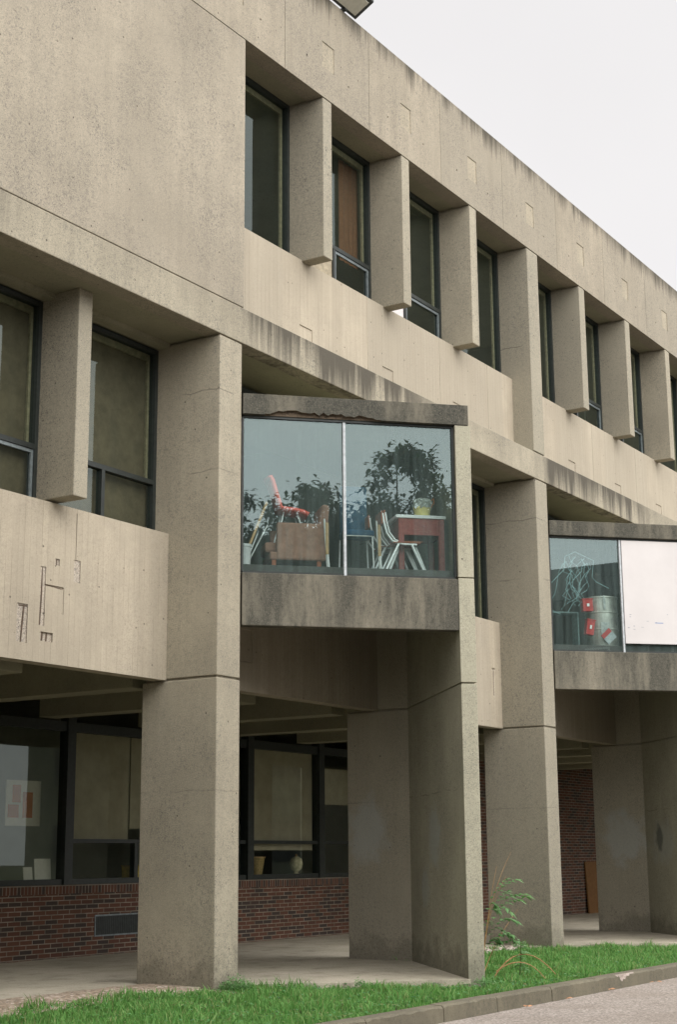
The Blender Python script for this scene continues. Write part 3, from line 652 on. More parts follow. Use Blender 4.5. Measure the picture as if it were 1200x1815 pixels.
def blades(N, hmin, hmax, wid, name, mat, xr=(8.0, 36.0), edge_boost=False):
    x = rng.uniform(xr[0], xr[1], N); y = rng.uniform(9.6, 13.45, N)
    be = np.array([back_edge(v) for v in x]) + rng.normal(0, 0.04, N)
    ok = y < be; x, y, be = x[ok], y[ok], be[ok]; n = len(x)
    z = np.array([zlawn(a, b) for a, b in zip(x, y)]) - 0.02
    patch = 0.6 + 0.9 * (np.sin(x * 2.1 + np.sin(y * 3.0)) * np.sin(y * 2.7 + x * 0.7)) ** 2 + 0.35 * np.sin(x * 7.3 + 1.7 * np.sin(y * 5.1)) * np.sin(y * 8.1)
    near = np.exp(-((be - y) / 0.12) ** 2) * 0.45
    h = rng.uniform(hmin, hmax, n) * patch * (1 + near); a = rng.uniform(0, 2 * np.pi, n); w = wid * rng.uniform(0.7, 1.4, n)
    lx, ly = rng.normal(0, 0.35, n) * h, rng.normal(0, 0.35, n) * h
    dx, dy = np.cos(a) * w / 2, np.sin(a) * w / 2
    V = np.empty((n, 5, 3)); 
    V[:, 0] = np.stack([x - dx, y - dy, z], 1); V[:, 1] = np.stack([x + dx, y + dy, z], 1)
    V[:, 2] = np.stack([x + dx * .75 + lx * .35, y + dy * .75 + ly * .35, z + h * .6], 1); V[:, 3] = np.stack([x - dx * .75 + lx * .35, y - dy * .75 + ly * .35, z + h * .6], 1)
    V[:, 4] = np.stack([x + lx, y + ly, z + h * 0.96], 1)
    b = np.arange(n)[:, None] * 5
    q = np.concatenate([b + 0, b + 1, b + 2, b + 3], 1); t = np.concatenate([b + 3, b + 2, b + 4], 1)
    me = bpy.data.meshes.new(name); me.vertices.add(n * 5); me.vertices.foreach_set('co', V.reshape(-1).astype(np.float32))
    me.loops.add(n * 7); me.polygons.add(n * 2)
    li = np.concatenate([q, t], 1).reshape(-1); me.loops.foreach_set('vertex_index', li.astype(np.int32))
    st = np.stack([np.arange(n) * 7, np.arange(n) * 7 + 4], 1).reshape(-1); me.polygons.foreach_set('loop_start', st.astype(np.int32))
    me.update(calc_edges=True); me.validate(); me.materials.append(mat)
    o = bpy.data.objects.new(name, me); COL.objects.link(o); return o
gm = grass_mat('lawn_grass', [(0.085, 0.22, 0.05), (0.14, 0.34, 0.07), (0.10, 0.28, 0.06), (0.22, 0.39, 0.11), (0.13, 0.32, 0.08), (0.34, 0.35, 0.15)])
g = blades(125000, 0.05, 0.125, 0.014, 'grass', gm); tag(g, 'short green lawn between the kerb and the building', 'grass', kind='stuff')
# clover and small weeds in the lawn: ground cover
cv = MB(); random.seed(8)
for i in range(2600):
    x = random.uniform(10, 32); be = back_edge(x); y = 9.62 + (random.random() ** 1.3) * (be - 9.62)
    if y > be: continue
    z = zlawn(x, y) + random.uniform(0.02, 0.075)
    for k in range(3):
        a = random.uniform(0, 6.28); r = random.uniform(0.012, 0.024); t = random.uniform(-.5, .5)
        c_ = Vector((x + math.cos(a) * r, y + math.sin(a) * r, z)); u_ = Vector((math.cos(a), math.sin(a), t)) * r; v_ = Vector((-math.sin(a), math.cos(a), 0)) * r * .8
        cv.quad(c_ - u_, c_ + v_, c_ + u_, c_ - v_)
cvm = grass_mat('clover_leaf', [(0.06, 0.20, 0.06), (0.10, 0.28, 0.10), (0.16, 0.32, 0.16), (0.07, 0.22, 0.07), (0.30, 0.26, 0.12)])
o = cv.build('clover', cvm); tag(o, 'clover leaves and tiny weeds scattered through the lawn', 'clover', kind='stuff')

# ------------------------------------------------------------------ weeds
leafm = grass_mat('weed_leaf', [(0.08, 0.20, 0.06), (0.14, 0.29, 0.11), (0.22, 0.36, 0.18), (0.10, 0.24, 0.06)])
stemm = plain('dry_stem', (0.36, 0.22, 0.10), 0.8, var=0.2); greenst = plain('green_stem', (0.10, 0.16, 0.05), 0.8)
def leaf(mb, c, d, ln, w, droop=0.3):
    d = Vector(d).normalized(); s_ = d.cross(Vector((0, 0, 1)));
    if s_.length < 1e-3: s_ = Vector((1, 0, 0))
    s_.normalize(); c = Vector(c); up = Vector((0, 0, 1))
    p = [c, c + d * ln * .4 + s_ * w / 2 - up * ln * droop * .1, c + d * ln - up * ln * droop, c + d * ln * .4 - s_ * w / 2 - up * ln * droop * .1, c + d * ln * .45 + up * ln * .04]
    mb.add(p, [(0, 1, 4), (1, 2, 4), (2, 3, 4), (3, 0, 4)])
def px(P, C_=None): return P
wd = thing('weed', 'tall leafy weed with dry orange stems growing beside the pillar base', 'weed', (20.7, 10.75, -0.1))
random.seed(21)
st = MB(); lm = MB()
def curve(p0, p1, p2, n=7):
    p0, p1, p2 = Vector(p0), Vector(p1), Vector(p2); return [(1 - t) ** 2 * p0 + 2 * t * (1 - t) * p1 + t * t * p2 for t in [i / n for i in range(n + 1)]]
def frond(p0, p1, p2, ln, start=.35, dens=9):
    c = curve(p0, p1, p2, dens)
    for i, p in enumerate(c):
        if i / dens < start: continue
        d = (c[min(i + 1, dens)] - c[max(i - 1, 0)]).normalized(); sd_ = d.cross(Vector((0, 0, 1))).normalized()
        for sg_ in (-1, 1): leaf(lm, p, sd_ * sg_ + d * .6 + Vector((0, 0, random.uniform(-.3, .2))), ln * random.uniform(.75, 1.2), ln * .40, .25)
    leaf(lm, c[-1], c[-1] - c[-2], ln, ln * .4, .3)
for tip, mid in (((20.98, 10.42, 1.70), (20.68, 10.75, .9)), ((21.06, 10.55, 1.35), (20.75, 10.78, .8)), ((20.86, 10.6, 1.50), (20.68, 10.72, .7)), ((21.42, 10.55, 0.86), (20.95, 10.75, .4))):
    st.tube(curve((20.64, 10.78, -.1), mid, tip), 0.008, 6, 0.0025)
st.tube(curve((20.70, 10.62, -.08), (20.98, 10.3, .55), (21.38, 9.95, -.05), 9), 0.011, 6, 0.007)
st.tube(curve((20.55, 10.5, .02), (20.75, 10.15, .32), (20.95, 9.92, -.08), 9), 0.010, 6, 0.006)
st.build('stem', stemm, wd)
for a_, b_, c_, l_ in (((20.7, 10.75, .55), (20.9, 10.6, 1.05), (21.22, 10.42, 1.0), .15), ((20.72, 10.74, .7), (20.95, 10.5, 1.2), (21.38, 10.4, 1.06), .16), ((20.68, 10.76, .35), (20.85, 10.6, .85), (21.0, 10.4, .72), .15), ((20.68, 10.74, .2), (20.8, 10.6, .62), (20.92, 10.45, .5), .14), ((20.66, 10.74, .1), (20.75, 10.6, .5), (21.1, 10.45, .42), .14), ((20.62, 10.78, .6), (20.7, 10.6, 1.2), (20.85, 10.45, 1.3), .11), ((20.7, 10.72, .8), (20.85, 10.55, 1.3), (21.12, 10.4, 1.3), .13), ((20.66, 10.76, .5), (20.75, 10.6, 1.0), (20.95, 10.5, 1.12), .13)):
    frond(a_, b_, c_, l_)
for i in range(7):
    a = random.uniform(-.9, .9); h = random.uniform(.25, 1.15); r = random.uniform(.12, .42)
    tipp = (20.66 + r * math.cos(a - .6), 10.74 + r * math.sin(a - .6), h * random.uniform(.8, 1.0)); st2 = (20.64, 10.78, h * random.uniform(.0, .45))
    frond(st2, ((st2[0] + tipp[0]) / 2, (st2[1] + tipp[1]) / 2, h * 1.15), tipp, random.uniform(.08, .14), .3, 7)
lm.build('foliage', leafm, wd)
wd2 = thing('weed', 'low bright green weed with a whorl of narrow leaves, right of the pillar base', 'weed', (21.0, 10.35, -0.1))
MB().tube([(21.0, 10.35, -0.1), (21.02, 10.33, .15), (21.03, 10.33, .42)], 0.012, 6, .007).build('stem', greenst, wd2)
lm = MB()
for i in range(46):
    a = random.uniform(0, 6.28); z = random.uniform(.02, .44); leaf(lm, (21.02, 10.33, z), (math.cos(a), math.sin(a), .5 if z > .33 else .15), random.uniform(.10, .19), .034, .3)
lm.build('foliage', leafm, wd2)
def tuft(lab, x, y, n, hmax, rad, bushy):
    t = thing('weed', lab, 'weed', (x, y, -0.08)); m = MB()
    for i in range(n):
        a = random.uniform(0, 6.28); r = rad * math.sqrt(random.random()); bx_, by_ = x + math.cos(a) * r, y + math.sin(a) * r * .7; h = hmax * random.uniform(.35, 1) * (1 - .5 * r / rad)
        if bushy:
            for q in range(3): leaf(m, (bx_, by_, -0.08 + h * random.uniform(.3, 1)), (math.cos(a + q * 2), math.sin(a + q * 2), random.uniform(.1, .8)), random.uniform(.03, .065), .022, .2)
        else: leaf(m, (bx_, by_, -0.08), (math.cos(a) * .25, math.sin(a) * .25, 1), h, .02, .1)
    m.build('foliage', leafm if bushy else gm, t)
tuft('feathery yellow green weed tuft at the foot of the nearest column', 17.02, 12.55, 170, 0.30, 0.26, True)
tuft('small broad leaved weed tuft at the foot of the pillar', 19.45, 10.12, 70, 0.17, 0.22, True)
tuft('small weed sprouting at the edge of the paving between column and pillar', 18.35, 11.45, 34, 0.20, 0.12, True)
# fallen leaves on the road by the kerb
lf = plain('dry_leaf', (0.45, 0.24, 0.13), 0.8, var=0.3)
for i, (x, y, lab) in enumerate(((21.85, 9.28, 'curled tan fallen leaf on the road below the chipped kerb'), (20.3, 9.18, 'small brown fallen leaf on the road left of the kerb chip'), (23.5, 9.22, 'pale fallen leaf lying by the kerb at the right edge'), (18.9, 9.2, 'brown fallen leaf near the second kerb joint'))):
    m = MB(); leaf(m, (x, y, -0.275), (math.cos(i * 2.1), math.sin(i * 2.1), .25), .13, .085, .25); leaf(m, (x + .02, y + .05, -0.28), (math.cos(i * 1.3 + 1), math.sin(i), .1), .09, .06, .2)
    tag(m.build('fallen_leaf', lf), lab, 'leaf')

# ------------------------------------------------------------------ things inside the bays
ZF = 5.792
def part(mb, name, mat, parent, bevel=0.0, smooth=False): return mb.build(name, mat, parent, bevel, smooth)
tanf = plain('worn_tan_upholstery', (0.33, 0.175, 0.12), 0.95, var=0.18, scale=9)
redp = plain('coral_red_plastic', (0.82, 0.12, 0.08), 0.4, 0.4, var=0.1)
chrome = plain('chrome_tube', (0.92, 0.91, 0.88), 0.35, 0.6, metal=0.35, var=0.05)
paleleg = plain('painted_steel_tube', (0.85, 0.84, 0.80), 0.4, 0.5, var=0.1)
maroon = plain('maroon_paint', (0.30, 0.075, 0.06), 0.6, var=0.15)
wood = plain('light_wood', (0.52, 0.33, 0.16), 0.6, var=0.15)
bwood = plain('orange_brown_plywood', (0.33, 0.095, 0.04), 0.5, var=0.15)
f1 = frame(17.355); f2 = frame(27.885)
def T(fr, root_s, root_d, label, name, cat, group=None):
    return thing(name, label, cat, bp(fr, root_s, root_d, ZF), group)
ac = T(f1, 0.95, 0.8, 'tan upholstered armchair seen from its side behind the left bay pane', 'armchair', 'armchair')
MB().obox(f1, .60, 1.34, .50, .62, 5.93, 6.50).build('arm', tanf, ac, .03)
MB().obox(f1, .60, 1.34, 1.10, 1.22, 5.93, 6.50).build('arm', tanf, ac, .03)
m = MB(); o_ = [(1.16, 6.0), (1.36, 6.0), (1.42, 6.80), (1.30, 6.82)]
P8 = [bp(f1, o_[0][0], .64, o_[0][1]), bp(f1, o_[1][0], .64, o_[1][1]), bp(f1, o_[1][0], 1.08, o_[1][1]), bp(f1, o_[0][0], 1.08, o_[0][1]), bp(f1, o_[3][0], .56, o_[3][1]), bp(f1, o_[2][0], .56, o_[2][1]), bp(f1, o_[2][0], 1.16, o_[2][1]), bp(f1, o_[3][0], 1.16, o_[3][1])]
m.hexa(P8).build('backrest', tanf, ac, .04)
MB().obox(f1, .44, 1.16, .63, 1.09, 6.06, 6.22).build('cushion', tanf, ac, .04)
MB().obox(f1, .50, 1.34, .52, 1.20, 5.93, 6.05).build('seat_frame', tanf, ac, .02)
for s_ in (.56, 1.24):
    for d_ in (.56, 1.14): MB().obox(f1, s_ - .03, s_ + .03, d_ - .03, d_ + .03, ZF, 5.932).build('leg', bwood, ac)
def shell(fr, prof, d0, d1, th, name, mat, parent):
    n = len(prof); vs = []; fs = []; K = 7
    for j in range(K):
        d = d0 + (d1 - d0) * j / (K - 1); cv_ = (2 * j / (K - 1) - 1) ** 2
        for i, (s_, z_) in enumerate(prof): vs.append(bp(fr, s_ + (.03 * cv_ if i < n / 2 else 0), d, z_ + (.02 * cv_ if i > n / 2 else 0)))
    for j in range(K - 1):
        for i in range(n - 1): a = j * n + i; fs.append((a, a + 1, a + n + 1, a + n))
    o = MB().add(vs, fs).build(name, mat, parent, smooth=True); md = o.modifiers.new('thickness', 'SOLIDIFY'); md.thickness = th; md.offset = 0; return o
rc = thing('school_chair', 'coral red plastic shell chair standing on the tan armchair', 'chair', bp(f1, .8, .8, 6.22))
shell(f1, [(.47, 7.20), (.50, 7.21), (.53, 7.15), (.58, 6.98), (.63, 6.82), (.68, 6.745), (.76, 6.71), (.90, 6.70), (1.02, 6.675), (1.10, 6.64)], .58, 1.04, .05, 'seat_shell', redp, rc)
for d_ in (.70, .95):
    MB().tube([bp(f1, .74, d_, 6.70), bp(f1, .62, d_ - .03, 6.225)], .012, 8).build('leg', chrome, rc)
    MB().tube([bp(f1, .95, d_, 6.68), bp(f1, 1.06, d_ - .03, 6.225)], .012, 8).build('leg', chrome, rc)
bk = T(f1, .115, .22, 'white plastic bucket in the left corner of the bay window', 'bucket', 'bucket')
MB().lathe(bp(f1, .07, .30, ZF), [(.0, .0), (.098, 0), (.112, .26), (.122, .262), (.122, .30), (.112, .302), (.105, .30), (.092, .02)], 28).build('pail', MAT['white'], bk, smooth=False)
pole = MB().tube([bp(f1, .055, .30, 5.83), bp(f1, .43, .42, 6.77)], .021, 10).build('broom_handle', wood); tag(pole, 'pale wooden handle leaning out of the white bucket', 'broom handle')
p2_ = MB().tube([bp(f1, .12, .62, 5.80), bp(f1, .34, .70, 6.35)], .010, 8).tube([bp(f1, .14, .66, 5.80), bp(f1, .50, .75, 6.5)], .010, 8).build('curtain_rod', paleleg); tag(p2_, 'thin pale metal rods leaning behind the wooden handle', 'rods')
# blue chair
bluef = plain('blue_fabric', (0.03, 0.09, 0.16), 0.9, var=0.25, scale=7)
bc = T(f1, 1.9, .95, 'blue padded chair behind the middle of the bay window', 'office_chair', 'chair')
shell(f1, [(1.66, 6.45), (1.68, 6.9), (1.72, 7.16)], .9, .96, .05, 'side_pad', bluef, bc)
m = MB()
for j in range(7):
    pass
MB().obox(f1, 1.66, 2.10, .98, 1.08, 6.42, 7.22).build('backrest', bluef, bc, .05)
MB().obox(f1, 1.64, 2.12, .62, 1.0, 6.36, 6.46).build('seat', bluef, bc, .03)
for s_ in (1.67, 2.09):
    for d_ in (.66, 1.02): MB().tube([bp(f1, s_, d_, 6.37), bp(f1, s_ + (.02 if s_ > 1.9 else -.02), d_, ZF)], .013, 8).build('leg', chrome, bc)
MB().tube([bp(f1, 1.67, .64, 6.365), bp(f1, 2.09, .64, 6.365)], .012, 8).build('crossbar', paleleg, bc)
for s_, nm, lab in ((1.52 + .12, 'slat', 'narrow pale wooden slats standing left of the blue chair'), (2.02, 'slat', 'tall pale wooden slats with white feet standing right of the blue chair')):
    t = T(f1, s_, .4, lab, 'slat_frame', 'wooden slats')
    w_ = -.42 if s_ < 1.8 else 0
    MB().obox(f1, s_ + w_ + .10, s_ + w_ + .145, .42, .45, 6.02, 6.50).build('slat', wood, t)
    MB().tube([bp(f1, s_ + w_ + .085, .45, 6.56), bp(f1, s_ + w_ + .13, .45, ZF)], .014, 8).build('leg', paleleg, t)
    MB().tube([bp(f1, s_ + w_ + .13, .44, 6.03), bp(f1, s_ + w_ + .15, .44, ZF)], .018, 8).build('leg', paleleg, t)
# table
tb = T(f1, 2.84, .8, 'maroon wooden table with a white top behind the right bay pane', 'table', 'table')
MB().obox(f1, 2.42, 3.20, .48, 1.15, 6.635, 6.685).build('tabletop', plain('table_laminate', (.88, .86, .83), .5, var=.03), tb, .006)
for a in ((2.47, 3.17, .50, .53), (2.47, 3.17, 1.10, 1.13)): MB().obox(f1, *a, 6.38, 6.634).build('apron', maroon, tb)
for a in ((2.475, 2.505, .53, 1.10), (3.135, 3.165, .53, 1.10)): MB().obox(f1, *a, 6.38, 6.634).build('apron', maroon, tb)
for s_ in (2.46, 3.09):
    for d_ in (.495, 1.06): MB().obox(f1, s_, s_ + .085, d_, d_ + .08, ZF, 6.632).build('leg', maroon, tb, .004)
yb = thing('bucket', 'pale yellow bucket with a crumpled clear bag on the white table top', 'bucket', bp(f1, 2.92, .72, 6.68))
MB().lathe(bp(f1, 2.90, .74, 6.681), [(.0, 0), (.115, 0), (.128, .15), (.136, .152), (.136, .18), (.126, .18), (.11, .01)], 28).build('pail', plain('yellow_plastic', (0.78, 0.66, 0.24), 0.5, var=.06), yb)
random.seed(4)
mm = MB(); prof = []
c_ = bp(f1, 2.90, .74, 6.85)
vs, fs = [], []; K = 26
for i in range(6):
    for k in range(K):
        w = 6.283 * k / K; r = (.132, .148, .150, .135, .11, .06)[i] * (1 + random.uniform(-.14, .14)); z = (-.01, .035, .075, .11, .13, .135)[i] + random.uniform(-.02, .02)
        vs.append((c_[0] + r * math.cos(w), c_[1] + r * math.sin(w), c_[2] + z))
for i in range(5):
    for k in range(K): fs.append((i * K + k, i * K + (k + 1) % K, (i + 1) * K + (k + 1) % K, (i + 1) * K + k))
fs.append(tuple(5 * K + k for k in range(K)))
mm.add(vs, fs).build('plastic_bag', plain('cloudy_plastic', (0.42, 0.43, 0.38), 0.35, .5, var=.3, scale=20), yb)
MB().tube([bp(f1, 3.03, .70, 6.86), bp(f1, 3.075, .68, 6.93), bp(f1, 3.07, .68, 7.0), bp(f1, 3.02, .72, 6.95)], .012, 6).build('handle', plain('orange_grip', (.55, .22, .09), .6), yb)
# stacked steel chairs: curved chrome uprights, plywood backs, splayed legs
def steel_chair(lab, s0, d0, dz):
    t = thing('steel_chair', lab, 'chair', bp(f1, s0 + .3, d0 + .2, ZF), 'chrome and plywood chairs under the table')
    for dd in (0, .36):
        MB().tube([bp(f1, s0 - .02, d0 + dd, 6.66 + dz), bp(f1, s0 + .0, d0 + dd, 6.52 + dz), bp(f1, s0 + .04, d0 + dd, 6.36 + dz), bp(f1, s0 + .13, d0 + dd, 6.24 + dz), bp(f1, s0 + .30, d0 + dd, 6.20 + dz), bp(f1, s0 + .50, d0 + dd, 6.20 + dz)], .016, 8).build('side_rail', chrome, t)
        MB().tube([bp(f1, s0 + .22, d0 + dd, 6.20 + dz), bp(f1, s0 + .02, d0 + dd - .02, ZF + .005)], .020, 8).build('leg', chrome, t)
        MB().tube([bp(f1, s0 + .42, d0 + dd, 6.20 + dz), bp(f1, s0 + .60, d0 + dd - .02, ZF + .005)], .020, 8).build('leg', chrome, t)
    MB().obox(f1, s0 + .13, s0 + .56, d0 - .02, d0 + .38, 6.215 + dz, 6.232 + dz).build('seat', bwood, t, .006)
    MB().obox(f1, s0 - .045, s0 - .02, d0 - .01, d0 + .37, 6.50 + dz, 6.70 + dz).build('backrest', bwood, t, .006)
    return t
steel_chair('front chrome chair with orange plywood seat tucked under the maroon table', 2.20, .36, 0.0)
steel_chair('chrome chair stacked second, a step behind the front one under the table', 2.28, .52, 0.05)
steel_chair('rearmost chrome chair with its plywood back showing left of the table', 2.10, .78, 0.02)

# second bay
wb = MB().obox(f2, 1.565, 3.19, .045, .085, 5.82, 7.945).build('whiteboard', plain('white_board', (.54, .515, .50), .5, var=.035, scale=1.5)); tag(wb, 'large white board filling the right half of the far bay window', 'board')
mk = MB(); random.seed(12)
for i in range(9):
    s_ = random.uniform(1.62, 2.5); z_ = random.uniform(5.95, 6.45); mk.obox(f2, s_, s_ + random.uniform(.02, .06), .042, .0445, z_, z_ + random.uniform(.006, .014))
mk.build('scuff', plain('grey_scuff', (.25, .28, .33), .9), wb)
MB().obox(f2, 2.22, 2.40, .042, .0445, 6.245, 6.256).build('blue_smear', plain('blue_marker', (.10, .22, .50), .8), wb)
dr = T(f2, 1.30, .60, 'dented galvanised metal drum behind the left pane of the far bay', 'metal_drum', 'drum')
galv = plain('galvanised_steel', (.62, .60, .53), .45, .5, metal=.35, var=.3, scale=5)
MB().lathe(bp(f2, 1.30, .62, ZF), [(0, 0), (.33, 0), (.335, .33), (.345, .34), (.345, .36), (.333, .37), (.335, .68), (.345, .69), (.345, .71), (.333, .72), (.335, .99), (.35, 1.0), (.35, 1.03), (.33, 1.035), (.31, 1.0), (0, .99)], 40).build('barrel', galv, dr)
MB().obox(f2, 1.14, 1.33, .275, .285, 6.02, 6.28).obox(f2, 1.21, 1.26, .275, .285, 6.55, 6.83).build('paper_label', plain('grey_paper', (.55, .56, .53), .8), dr)
redm = plain('red_enamel', (.55, .045, .04), .5, var=.12)
def rbox(lab, s0, d0, z0, w, h, rot):
    t = thing('red_box', lab, 'box', bp(f2, s0, d0, z0)); c_, s_ = math.cos(rot), math.sin(rot)
    def Q(a, b, z): return bp(f2, s0 + a * c_ - z * s_, d0 + b, z0 + a * s_ + z * c_)
    def hx(a0, a1, b0, b1, z0_, z1_): return [Q(a0, b0, z0_), Q(a1, b0, z0_), Q(a1, b1, z0_), Q(a0, b1, z0_), Q(a0, b0, z1_), Q(a1, b0, z1_), Q(a1, b1, z1_), Q(a0, b1, z1_)]
    MB().hexa(hx(-w / 2, w / 2, -.07, .07, -h / 2, h / 2)).build('case', redm, t, .008)
    MB().hexa(hx(-w / 2 - .008, w / 2 + .008, -.078, .078, h / 2 + .001, h / 2 + .02)).build('lid', redm, t)
    MB().hexa(hx(-w * .12, w * .12, -.082, -.071, -h * .1, h * .15)).build('latch', chrome, t)
rbox('upper red metal box beside the rim of the drum', .86, .30, 6.61, .22, .24, 0.04)
rbox('lower red metal box hanging in front of the drum, lid tilted', .88, .26, 6.15, .17, .30, -0.16)
sg = thing('card', 'tilted red and grey square card leaning on the drum', 'card', bp(f2, 1.27, .2, 5.95))
def dia(a0, a1, z0, z1, d0, d1):
    c_, s_ = math.cos(.75), math.sin(.75); Q = lambda a, d, z: bp(f2, 1.27 + a * c_ - z * s_, d, 5.98 + a * s_ + z * c_)
    return [Q(a0, d0, z0), Q(a1, d0, z0), Q(a1, d1, z0), Q(a0, d1, z0), Q(a0, d0, z1), Q(a1, d0, z1), Q(a1, d1, z1), Q(a0, d1, z1)]
MB().hexa(dia(-.12, .12, -.12, .03, .20, .22)).build('grey_face', plain('grey_card', (.52, .55, .55), .7), sg)
MB().hexa(dia(-.12, .12, .031, .12, .20, .22)).build('red_face', redm, sg)
random.seed(31)
wi = MB()
tops = [(.40, 7.52), (.55, 7.62), (.80, 7.60), (1.0, 7.48)]
for k in range(13):
    s_, z_ = random.choice(tops); pts = []
    d_ = random.uniform(.22, .42); s_ += random.uniform(-.12, .12)
    for q in range(8):
        pts.append(bp(f2, s_, d_, z_)); s_ += random.uniform(-.16, .15) + (.55 - s_) * .18; z_ -= random.uniform(.06, .2); d_ = min(.45, max(.2, d_ + random.uniform(-.04, .04)))
    wi.tube(pts, .0075, 5)
wi.tube([bp(f2, .05, .3, 7.0), bp(f2, .4, .3, 7.35), bp(f2, .43, .3, 7.62), bp(f2, .65, .3, 7.72), bp(f2, 1.05, .3, 7.55), bp(f2, 1.0, .3, 7.2), bp(f2, 1.1, .3, 7.1), bp(f2, 1.36, .3, 6.98)], .008, 5)
wi.tube([bp(f2, .5, .3, 7.2), bp(f2, .55, .32, 6.95), bp(f2, .75, .3, 6.75), bp(f2, .9, .28, 6.65)], .008, 5)
o = wi.build('wire_tangle', plain('pale_teal_wire', (.30, .44, .44), .6)); tag(o, 'tangle of pale teal wires hanging in the far bay window', 'wires')
sh = MB().obox(f2, .04, .80, .62, .95, 6.50, 6.53).obox(f2, .04, .07, .62, .95, ZF, 6.5).obox(f2, .77, .80, .62, .95, ZF, 6.5).build('shelf', plain('teal_grey_metal', (.24, .33, .32), .6)); tag(sh, 'low grey green metal shelf left of the drum', 'shelf')

# ------------------------------------------------------------------ things behind the other windows
cu = MB()
for i in range(9):
    x = 21.50 + i * .075; cu.add([(x, 13.70 + (.03 if i % 2 else 0), 12.02), (x + .075, 13.70 + (0 if i % 2 else .03), 12.02), (x + .075, 13.70 + (0 if i % 2 else .03), 13.95), (x, 13.70 + (.03 if i % 2 else 0), 13.95)], [(0, 1, 2, 3)])
cu = cu.build('curtain', plain('rust_curtain', (.19, .08, .04), .9, var=.15)); tag(cu, 'rust orange curtain strip behind the second upper window', 'curtain')
md = cu.modifiers.new('thickness', 'SOLIDIFY'); md.thickness = .012
pap = plain('white_paper', (.82, .80, .76), .8, var=.05); org = plain('orange_print', (.62, .20, .07), .8, var=.1); frm = plain('brown_edge', (.2, .1, .05), .7)
def sheet(name, lab, cat, x0, x1, y, z0, z1, lean=0.06):
    t = thing(name, lab, cat, ((x0 + x1) / 2, y, z0))
    MB().hexa([(x0, y, z0), (x1, y, z0), (x1, y + .012, z0), (x0, y + .012, z0), (x0 + .03, y + lean, z1), (x1 + .03, y + lean, z1), (x1 + .03, y + lean + .012, z1), (x0 + .03, y + lean + .012, z1)]).build('sheet', pap, t)
    return t
MB().box(17.9, 30.9, 19.06, 19.35, 1.24, 1.285).build('window_ledge', MAT['roomfloor'], BLD)
t = sheet('picture_card', 'large white framed sheet leaning inside the ground floor window', 'card', 20.02, 20.42, 19.10, 1.286, 1.66)
t = sheet('picture_card', 'small white sheet leaning left of the larger one on the window ledge', 'card', 19.76, 19.98, 19.11, 1.286, 1.52)
ps = thing('poster', 'white poster with an orange print inside the left ground floor window', 'poster', (19.9, 19.3, 2.2))
MB().box(19.45, 20.30, 19.30, 19.31, 2.22, 3.0).build('sheet', pap, ps)
MB().box(19.60, 19.80, 19.294, 19.2995, 2.62, 2.92).box(19.86, 20.10, 19.294, 19.2995, 2.36, 2.80).box(19.50, 19.76, 19.294, 19.2995, 2.36, 2.58).build('print', org, ps)
pe = thing('pennant', 'white and orange pennant hanging inside the window beside the nearest column', 'pennant', (20.95, 19.2, 2.7))
MB().add([(20.80, 19.2, 2.98), (21.12, 19.2, 2.98), (21.05, 19.2, 2.6), (20.80, 19.2, 2.4), (20.80, 19.21, 2.98), (21.12, 19.21, 2.98), (21.05, 19.21, 2.6), (20.80, 19.21, 2.4)], [(0, 1, 2, 3), (4, 5, 6, 7), (0, 1, 5, 4), (1, 2, 6, 5), (2, 3, 7, 6), (3, 0, 4, 7)]).build('cloth', pap, pe)
MB().add([(20.84, 19.19, 2.92), (21.02, 19.19, 2.92), (20.98, 19.19, 2.64), (20.84, 19.19, 2.52), (20.84, 19.198, 2.92), (21.02, 19.198, 2.92), (20.98, 19.198, 2.64), (20.84, 19.198, 2.52)], [(0, 1, 2, 3), (4, 5, 6, 7), (0, 1, 5, 4), (1, 2, 6, 5), (2, 3, 7, 6), (3, 0, 4, 7)]).build('print', org, pe)
yl = thing('cardboard_box', 'ochre cardboard box on the window ledge beside the nearest column', 'box', (22.75, 19.2, 1.286))
MB().box(22.57, 23.0, 19.1, 19.33, 1.286, 1.50).build('carton', plain('ochre_card', (.55, .40, .10), .8), yl); MB().box(22.56, 23.01, 19.09, 19.34, 1.502, 1.53).build('lid', plain('ochre_lid', (.40, .28, .09), .8), yl)
lp = thing('table_lamp', 'small round pale lamp on the ledge under the tan blind', 'lamp', (28.2, 19.2, 1.286))
MB().lathe((28.2, 19.2, 1.286), [(0, 0), (.07, 0), (.07, .02), (.03, .05), (.12, .12), (.15, .22), (.12, .33), (.05, .38), (0, .385)], 20).build('shade', plain('pale_shade', (.62, .56, .38), .6), lp, smooth=True)
MB().lathe((28.2, 19.2, 1.665), [(0, 0), (.02, 0), (.02, .05), (0, .05)], 10).build('finial', wood, lp)
bs = thing('basket', 'tan wicker basket on the ledge under the tan blind', 'basket', (26.75, 19.22, 1.286))
MB().lathe((26.75, 19.22, 1.286), [(0, 0), (.11, 0), (.17, .34), (.18, .36), (.16, .36), (.1, .02)], 20).build('body', plain('wicker', (.42, .30, .13), .8, var=.3, scale=40), bs)
MB().lathe((26.75, 19.22, 1.64), [(.172, 0), (.192, 0), (.192, .03), (.172, .03)], 20, closed=False).build('rim', wood, bs)
bd = thing('wooden_board', 'brown wooden board leaning on the brick wall behind the far pillar', 'board', (43.0, 18.8, -0.02))
MB().hexa([(42.85, 18.78, -.02), (43.75, 18.78, -.02), (43.75, 18.82, -.02), (42.85, 18.82, -.02), (42.85, 18.855, 1.46), (43.75, 18.855, 1.46), (43.75, 18.892, 1.46), (42.85, 18.892, 1.46)]).build('panel', plain('brown_ply', (.17, .085, .03), .7, var=.15), bd)

